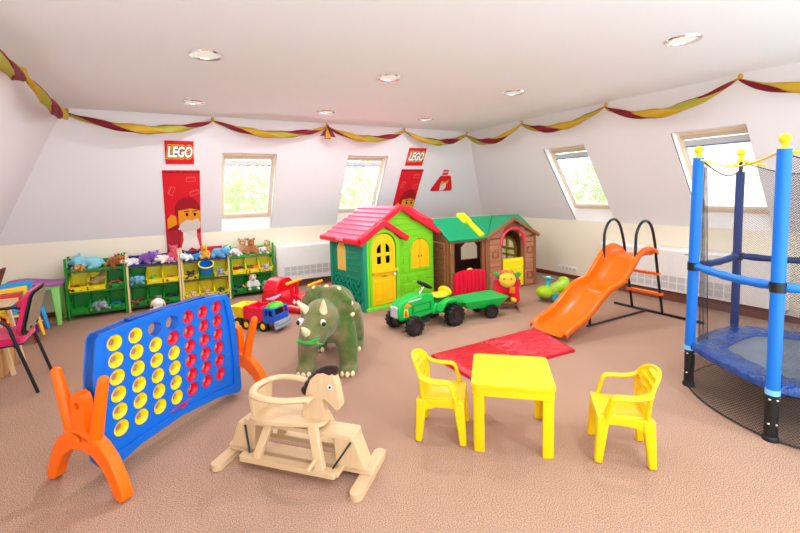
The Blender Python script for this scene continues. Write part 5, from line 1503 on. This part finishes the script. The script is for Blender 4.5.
plush('plush_bear', 'light brown plush bear lying behind the darker bear on the rightmost rack', (1.04, TY_+.05, TZ), -PI*.55, (206, 160, 120), (230, 200, 170), 'round', .24, pose='sit', group=G1)
plush('plush_bear', 'brown plush bear with big head in the middle of the rightmost rack', (1.15, TY_-.04, TZ), -PI*.5, (176, 112, 66), (206, 150, 100), 'round', .24, pose='sit', group=G1)
plush('plush_sheep', 'cream plush sheep right of the brown bear on the rightmost rack', (1.30, TY_-.05, TZ), -PI*.45, (240, 232, 218), (220, 190, 170), 'dog', .20, earrgb=(190, 150, 120), group=G1)
plush('plush_giraffe', 'tan plush giraffe sitting at the right end of the rightmost rack', (1.40, TY_+.02, TZ), -PI*.55, (206, 176, 110), (230, 210, 160), 'horse', .18, pose='sit', earrgb=(150, 100, 50), group=G1)
# slim red box behind the third rack's toys
rb = thing('red_box', 'flat red box standing tilted behind the blue dolphin on the third rack', 'box', (.60, 6.925, TZ), 0)
MB().box((0, 0, .075), (.30, .03, .15), (0, R(-14)*0, 0)).build('carton', plastic((214, 20, 40), .45), rb, bevel=.003)
MB().box((0, -.001, .152), (.30, .034, .010)).build('lid', plastic((190, 16, 36), .45), rb, bevel=.002)
# big plush sitting on the carpet behind the game board
plush('plush_bear', 'white plush bear with cream head sitting on the carpet behind the blue game board', (-.13, 6.0, 0), PI*.45, (244, 236, 224), (236, 206, 150), 'dog', .29, pose='sit', earrgb=(236, 206, 150))

# ------------------------------------------------------------------ toys in the bins
def bin_at(i, r_, c, dx=.094, dy=.07): return (BINX(i, c)+dx, RY0-.005+dy, BINZ[r_]+.017)
def where(i, r_, c): return 'in the %s %s-row bin of the %s' % (pos3[c], ['upper', 'lower'][r_], rk4[i])
def toy_car(name_col, rgb, i, r_, c, dx=.094, dy=.05, rz=.3, s=1.0):
    s *= 1.25
    x, y, z = bin_at(i, r_, c, dx, dy)
    o = thing('toy_car', '%s toy car lying %s' % (name_col, where(i, r_, c)), 'toy car', (x, y, z), rz)
    o.scale = (s,)*3
    MB().plate([(-.07, .012), (.07, .012), (.072, .032), (.045, .038), (.025, .060), (-.035, .060), (-.06, .038), (-.072, .034)], [], -.03, .03, FXZ).build('body', plastic(rgb, .3), o, bevel=.006)
    MB().plate([(.028, .041), (.017, .056), (-.028, .056), (-.045, .041)], [], -.0315, .0315, FXZ).build('windows', plastic((30, 40, 56), .2), o)
    for wx in (-.042, .042):
        for sy in (-1, 1): MB().lathe([(0, -.006), (.014, -.006), (.014, .006), (0, .006)], 14, (wx, sy*.031, .014), (PI/2, 0, 0)).build('wheel', BLACK, o)
    return o
def toy_ball(cname, rgb, i, r_, c, dx, dy, rad, rgb2):
    x, y, z = bin_at(i, r_, c, dx, dy)
    o = thing('toy_ball', '%s toy ball %s' % (cname, where(i, r_, c)), 'ball', (x, y, z))
    MB().ell((0, 0, rad), (rad, rad, rad), None, 18, 12).build('sphere', plastic(rgb, .35), o)
    MB().ring([(rad*1.0, -rad*.12), (rad*1.01, 0), (rad*1.0, rad*.12), (rad*.96, 0)], 24, (0, 0, rad), (.6, .3, 0)).build('band', plastic(rgb2, .35), o)
    return o
def toy_brick(cname, rgb, i, r_, c, dx, dy, rz, dz=0, s=1):
    x, y, z = bin_at(i, r_, c, dx, dy)
    o = thing('toy_block', '%s toy block %s' % (cname, where(i, r_, c)), 'toy block', (x, y, z+dz*1.4), rz); o.scale = (s*1.35,)*3
    MB().box((0, 0, .018), (.07, .04, .036)).build('block', plastic(rgb, .35), o, bevel=.003)
    for kx in (-.018, .018):
        MB().lathe([(0, .036), (.010, .036), (.010, .043), (0, .043)], 14, (kx, 0, 0)).build('stud', plastic(rgb, .35), o)
    return o
def small_plush(name, desc, i, r_, c, rgb, acc, ears, s, dx=.094, dy=.09, rz=-PI/2, **kw):
    x, y, z = bin_at(i, r_, c, dx, dy)
    return plush(name, desc+' '+where(i, r_, c), (x, y, z), rz, rgb, acc, ears, s*1.12, **kw)
# leftmost rack
toy_car('red', (200, 30, 30), 0, 0, 0, .07, .05, .4); toy_brick('orange', (226, 120, 30), 0, 0, 0, .13, .04, 1.0); toy_brick('dark blue', (40, 60, 140), 0, 0, 0, .05, .12, .2)
sk = thing('cloth_sack', 'tan cloth draped over the middle bin of the upper row of the leftmost rack', 'cloth', bin_at(0, 0, 1, .09, .03))
def drape(u, v):
    return V((-.10+.21*u, -.035+.20*v-.03*u, .085+.11*v*u+.05*u*u+.012*math.sin(u*9+v*7)+.02*v))
MB().sheet(drape, 14, 14).build('fabric', plush_mat((196, 164, 92), (160, 126, 60), 50, 14), sk, solid=.006, smooth=70)
MB().tube([drape(i/14, 0)+V((0, 0, 0)) for i in range(15)], .006, 8).build('hem', plush_mat((170, 130, 70), None), sk)
toy_car('bright red', (224, 50, 30), 0, 0, 2, .10, .04, .1, 1.15)
small_plush('plush_dolphin', 'grey plush dolphin', 0, 1, 1, (150, 160, 172), (236, 236, 238), 'dragon', .20, .08, .05, rz=-PI*.3)
toy_car('blue', (40, 120, 200), 0, 1, 2, .09, .05, .2); toy_brick('teal', (20, 110, 120), 0, 1, 2, .14, .10, .8); toy_brick('green', (60, 170, 70), 0, 1, 0, .09, .05, .4)
# second rack
small_plush('plush_elephant', 'sky blue plush elephant', 1, 0, 0, (110, 176, 220), (140, 196, 232), 'elephant', .20, .09, .09)
toy_ball('green', (90, 190, 50), 1, 0, 1, .09, .09, .05, (60, 140, 30)); toy_ball('orange', (240, 150, 20), 1, 0, 1, .15, .07, .036, (250, 210, 40)); toy_brick('red', (210, 40, 20), 1, 0, 1, .04, .04, .3)
toy_car('orange', (238, 110, 20), 1, 0, 2, .10, .04, .1); toy_brick('yellow', (250, 210, 20), 1, 0, 2, .06, .11, .9)
toy_car('maroon', (150, 20, 50), 1, 1, 0, .11, .05, .5, 1.15); toy_brick('white', (236, 226, 220), 1, 1, 0, .04, .05, .2); toy_brick('pink', (232, 120, 150), 1, 1, 0, .14, .12, 1.2)
small_plush('plush_mouse', 'grey plush mouse', 1, 1, 1, (140, 136, 130), (180, 176, 170), 'round', .15, .12, .09); toy_brick('dark red', (170, 30, 40), 1, 1, 1, .04, .05, .4)
toy_car('black', (30, 30, 34), 1, 1, 2, .09, .06, .3, 1.2); toy_brick('dark green', (30, 90, 40), 1, 1, 2, .14, .05, .9)
# third rack
small_plush('plush_monkey', 'dark brown plush monkey', 2, 0, 0, (56, 42, 30), (150, 110, 60), 'round', .18, .09, .09)
bk = thing('toy_basket', 'blue plastic basket with yellow rim tipped forward in the middle bin of the third rack', 'basket', (BINX(2, 1)+.094, RY0+.03, BINZ[0]+.09), 0, rot=(R(30), 0, 0))
MB().lathe([(0, 0), (.085, 0), (.105, .15), (.098, .15), (.079, .008), (0, .008)], 28).build('bowl', plastic((20, 130, 214), .36), bk)
MB().ring([(.100+.011*math.cos(a), .15+.011*math.sin(a)) for a in [2*PI*i/8 for i in range(8)]], 30).build('rim', plastic((240, 214, 50), .36), bk)
small_plush('plush_whale', 'blue grey plush whale', 2, 0, 2, (130, 160, 186), (220, 226, 230), 'dragon', .17, .09, .06)
small_plush('plush_bear', 'beige plush bear', 2, 1, 0, (226, 196, 150), (240, 220, 190), 'round', .15, .10, .07); toy_brick('brown', (120, 80, 40), 2, 1, 0, .04, .04, .6)
small_plush('plush_rabbit', 'tan plush rabbit', 2, 1, 1, (216, 170, 90), (236, 210, 150), 'long', .17, .09, .08)
small_plush('plush_turtle', 'dark green plush turtle', 2, 1, 2, (56, 84, 40), (200, 190, 60), 'dragon', .17, .09, .09); toy_brick('lemon', (236, 220, 60), 2, 1, 2, .14, .04, .4)
# rightmost rack
for k, (cn, rgb, dx, dy) in enumerate((('scarlet', (226, 40, 30), .05, .05), ('gold', (250, 190, 20), .12, .06), ('navy', (30, 40, 120), .13, .12), ('crimson', (190, 20, 50), .06, .12))):
    toy_brick(cn, rgb, 3, 0, 0, dx, dy, k*.8, .02*(k > 1), 1.1)
for k, (cn, rgb, dx, dy) in enumerate((('red', (220, 30, 40), .05, .05), ('blue', (50, 70, 170), .10, .07), ('green', (60, 140, 60), .06, .13), ('orange', (240, 120, 30), .15, .06))):
    toy_brick(cn, rgb, 3, 0, 1, dx, dy, 1.0+k*.8, .02*(k > 1), 1.2)
small_plush('plush_mouse', 'pale grey plush mouse', 3, 0, 2, (196, 184, 190), (220, 200, 206), 'round', .17, .09, .08)
toy_car('dark blue', (30, 50, 90), 3, 1, 0, .07, .05, .4, 1.2)
st = thing('toy_star', 'orange toy star standing in the left bin of the lower row of the rightmost rack', 'toy star', bin_at(3, 1, 0, .15, .06), .2, rot=(R(-12), 0, 0))
pts = [(.055*(1 if k % 2 == 0 else .45)*math.sin(PI*k/5), .052+.055*(1 if k % 2 == 0 else .45)*math.cos(PI*k/5)) for k in range(10)]
MB().plate(pts, [], -.012, .012, FXZ).build('star', plastic((244, 170, 30), .4), st, bevel=.005)
MB().ell((0, -.013, .052), (.016, .004, .016)).build('centre_dot', plastic((226, 90, 30), .4), st)
small_plush('plush_dog', 'brown and white plush dog', 3, 1, 1, (240, 232, 222), (246, 240, 232), 'dog', .22, .09, .07, earrgb=(146, 74, 34), pose='sit')
small_plush('plush_koala', 'grey plush koala', 3, 1, 2, (176, 168, 166), (206, 196, 194), 'round', .19, .09, .08)
# ------------------------------------------------------------------ outside, seen through the roof windows
def tree(label, x, y, h, r, seed):
    rnd = random.Random(seed)
    o = thing('garden_tree', label, 'tree', (x, y, -3.2))
    MB().tube([(0, 0, 0), (.1, 0, h*.3), (0, .1, h*.6)], [.22, .18, .1], 10).build('trunk', plastic((110, 90, 70), .9), o)
    b = MB()
    for k in range(2600):
        a = rnd.uniform(0, 2*PI); q = r*rnd.random()**.5; z = rnd.gauss(0, .42)*r
        if q*q+z*z > r*r*1.1: continue
        p = V((q*math.cos(a), q*math.sin(a), h*.68+z)); s = rnd.uniform(.06, .13)
        d = V((rnd.gauss(0, 1), rnd.gauss(0, 1), rnd.gauss(0, 1))).normalized(); e = d.orthogonal().normalized()
        b.add([p-d*s, p+e*s*.5, p+d*s, p-e*s*.5], [(0, 1, 2, 3)])
    b.build('foliage', leaf_mat((178, 212, 136), (156, 200, 110)), o, smooth=0, normals=False)
tree('leafy garden tree outside the window between the two red signs', 1.9, 12.2, 6.6, 1.7, 3)
tree('leafy garden tree outside the window behind the green playhouse', 5.6, 12.5, 6.6, 1.8, 4)
tree('leafy garden tree outside the right wall window above the slide', 11.3, 8.6, 6.6, 1.7, 5)
nr = thing('neighbour_roof', 'pale tiled roof of a neighbouring house outside the window behind the trampoline', 'roof', (11.5, 4.6, -3.2))
b = MB()
b.add([(-1.0, -3.5, 3.9), (-1.0, 3.5, 3.9), (1.8, 3.5, 7.0), (1.8, -3.5, 7.0), (4.6, -3.5, 3.9), (4.6, 3.5, 3.9)], [(0, 1, 2, 3), (3, 2, 5, 4), (0, 3, 4), (1, 5, 2)])
b.build('tiles_bed', plastic((226, 200, 194), .9), nr, smooth=0, normals=True)
b = MB()
for i in range(14):
    u = i/14
    for k in range(24):
        y = -3.4+6.8*(k+.5*(i % 2))/24
        c = V((-1.0+2.8*u, y, 3.9+3.1*u)); b.bar(c+V((0, -.12, 0)), c+V((0, .12, 0)), .30, .03, (-.74, 0, .67))
b.build('roof_tiles', plastic((230, 206, 200), .9), nr, smooth=0)
MB().box((1.8, 0, 1.95), (4.6, 6.6, 3.9)).build('house_wall', plastic((230, 222, 210), .9), nr)

# ------------------------------------------------------------------ light
w = bpy.data.worlds.new('sky'); sc.world = w; w.use_nodes = True
nt = w.node_tree; bg = nt.nodes['Background']
# the sky is brighter on the side the roof windows face
tcw = nt.nodes.new('ShaderNodeTexCoord'); spw = nt.nodes.new('ShaderNodeSeparateXYZ'); nt.links.new(tcw.outputs['Generated'], spw.inputs[0])
ad = nt.nodes.new('ShaderNodeMath'); ad.operation = 'ADD'; nt.links.new(spw.outputs[0], ad.inputs[0]); nt.links.new(spw.outputs[1], ad.inputs[1])
mr = nt.nodes.new('ShaderNodeMapRange'); mr.interpolation_type = 'SMOOTHSTEP'
mr.inputs[1].default_value = -.1; mr.inputs[2].default_value = .7; mr.inputs[3].default_value = SKY; mr.inputs[4].default_value = SKY*SKYK
nt.links.new(ad.outputs[0], mr.inputs[0]); nt.links.new(mr.outputs[0], bg.inputs[1])
cr = nt.nodes.new('ShaderNodeValToRGB'); e = cr.color_ramp.elements
e[0].position = .46; e[0].color = (*LOWGLOW, 1); e[1].position = .54; e[1].color = (.86, .95, 1.0, 1)  # lower half: added glow from below that brightens the ceiling
m5 = nt.nodes.new('ShaderNodeMath'); m5.operation = 'MULTIPLY_ADD'; m5.inputs[1].default_value = .5; m5.inputs[2].default_value = .5
nt.links.new(spw.outputs[2], m5.inputs[0]); nt.links.new(m5.outputs[0], cr.inputs[0]); nt.links.new(cr.outputs[0], bg.inputs[0])
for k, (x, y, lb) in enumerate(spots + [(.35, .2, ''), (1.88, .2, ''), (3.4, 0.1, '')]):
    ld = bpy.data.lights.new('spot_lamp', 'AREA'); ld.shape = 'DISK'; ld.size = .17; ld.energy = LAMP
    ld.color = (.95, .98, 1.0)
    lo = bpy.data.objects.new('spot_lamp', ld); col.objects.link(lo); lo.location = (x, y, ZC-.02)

# ------------------------------------------------------------------ camera
cam = bpy.data.cameras.new('camera'); co = bpy.data.objects.new('camera', cam); col.objects.link(co)
F_PX = 423.0
cam.sensor_fit = 'HORIZONTAL'; cam.sensor_width = 36; cam.lens = F_PX/800*36
cam.shift_x = 0; cam.shift_y = (226-266.5)/800
cam.clip_start = .05; cam.clip_end = 100
yaw, pitch, roll = R(29.2), math.atan(35/423), math.atan(.025)
Fv = V((math.sin(yaw)*math.cos(pitch), math.cos(yaw)*math.cos(pitch), -math.sin(pitch)))
R0 = V((math.cos(yaw), -math.sin(yaw), 0)); U0 = R0.cross(Fv)
Rv = R0*math.cos(roll)-U0*math.sin(roll); Uv = U0*math.cos(roll)+R0*math.sin(roll)
M = Matrix((Rv, Uv, -Fv)).transposed().to_4x4(); M.translation = V((0, 0, 1.55))
co.matrix_world = M
sc.camera = co
sc.view_settings.view_transform = 'Standard'; sc.view_settings.look = 'None'
sc.view_settings.gamma = 1.0; sc.view_settings.use_curve_mapping = False
sc.view_settings.exposure = EXPO
sc.cycles.max_bounces = 10; sc.cycles.diffuse_bounces = 6; sc.cycles.transparent_max_bounces = 24
sc.cycles.use_denoising = True
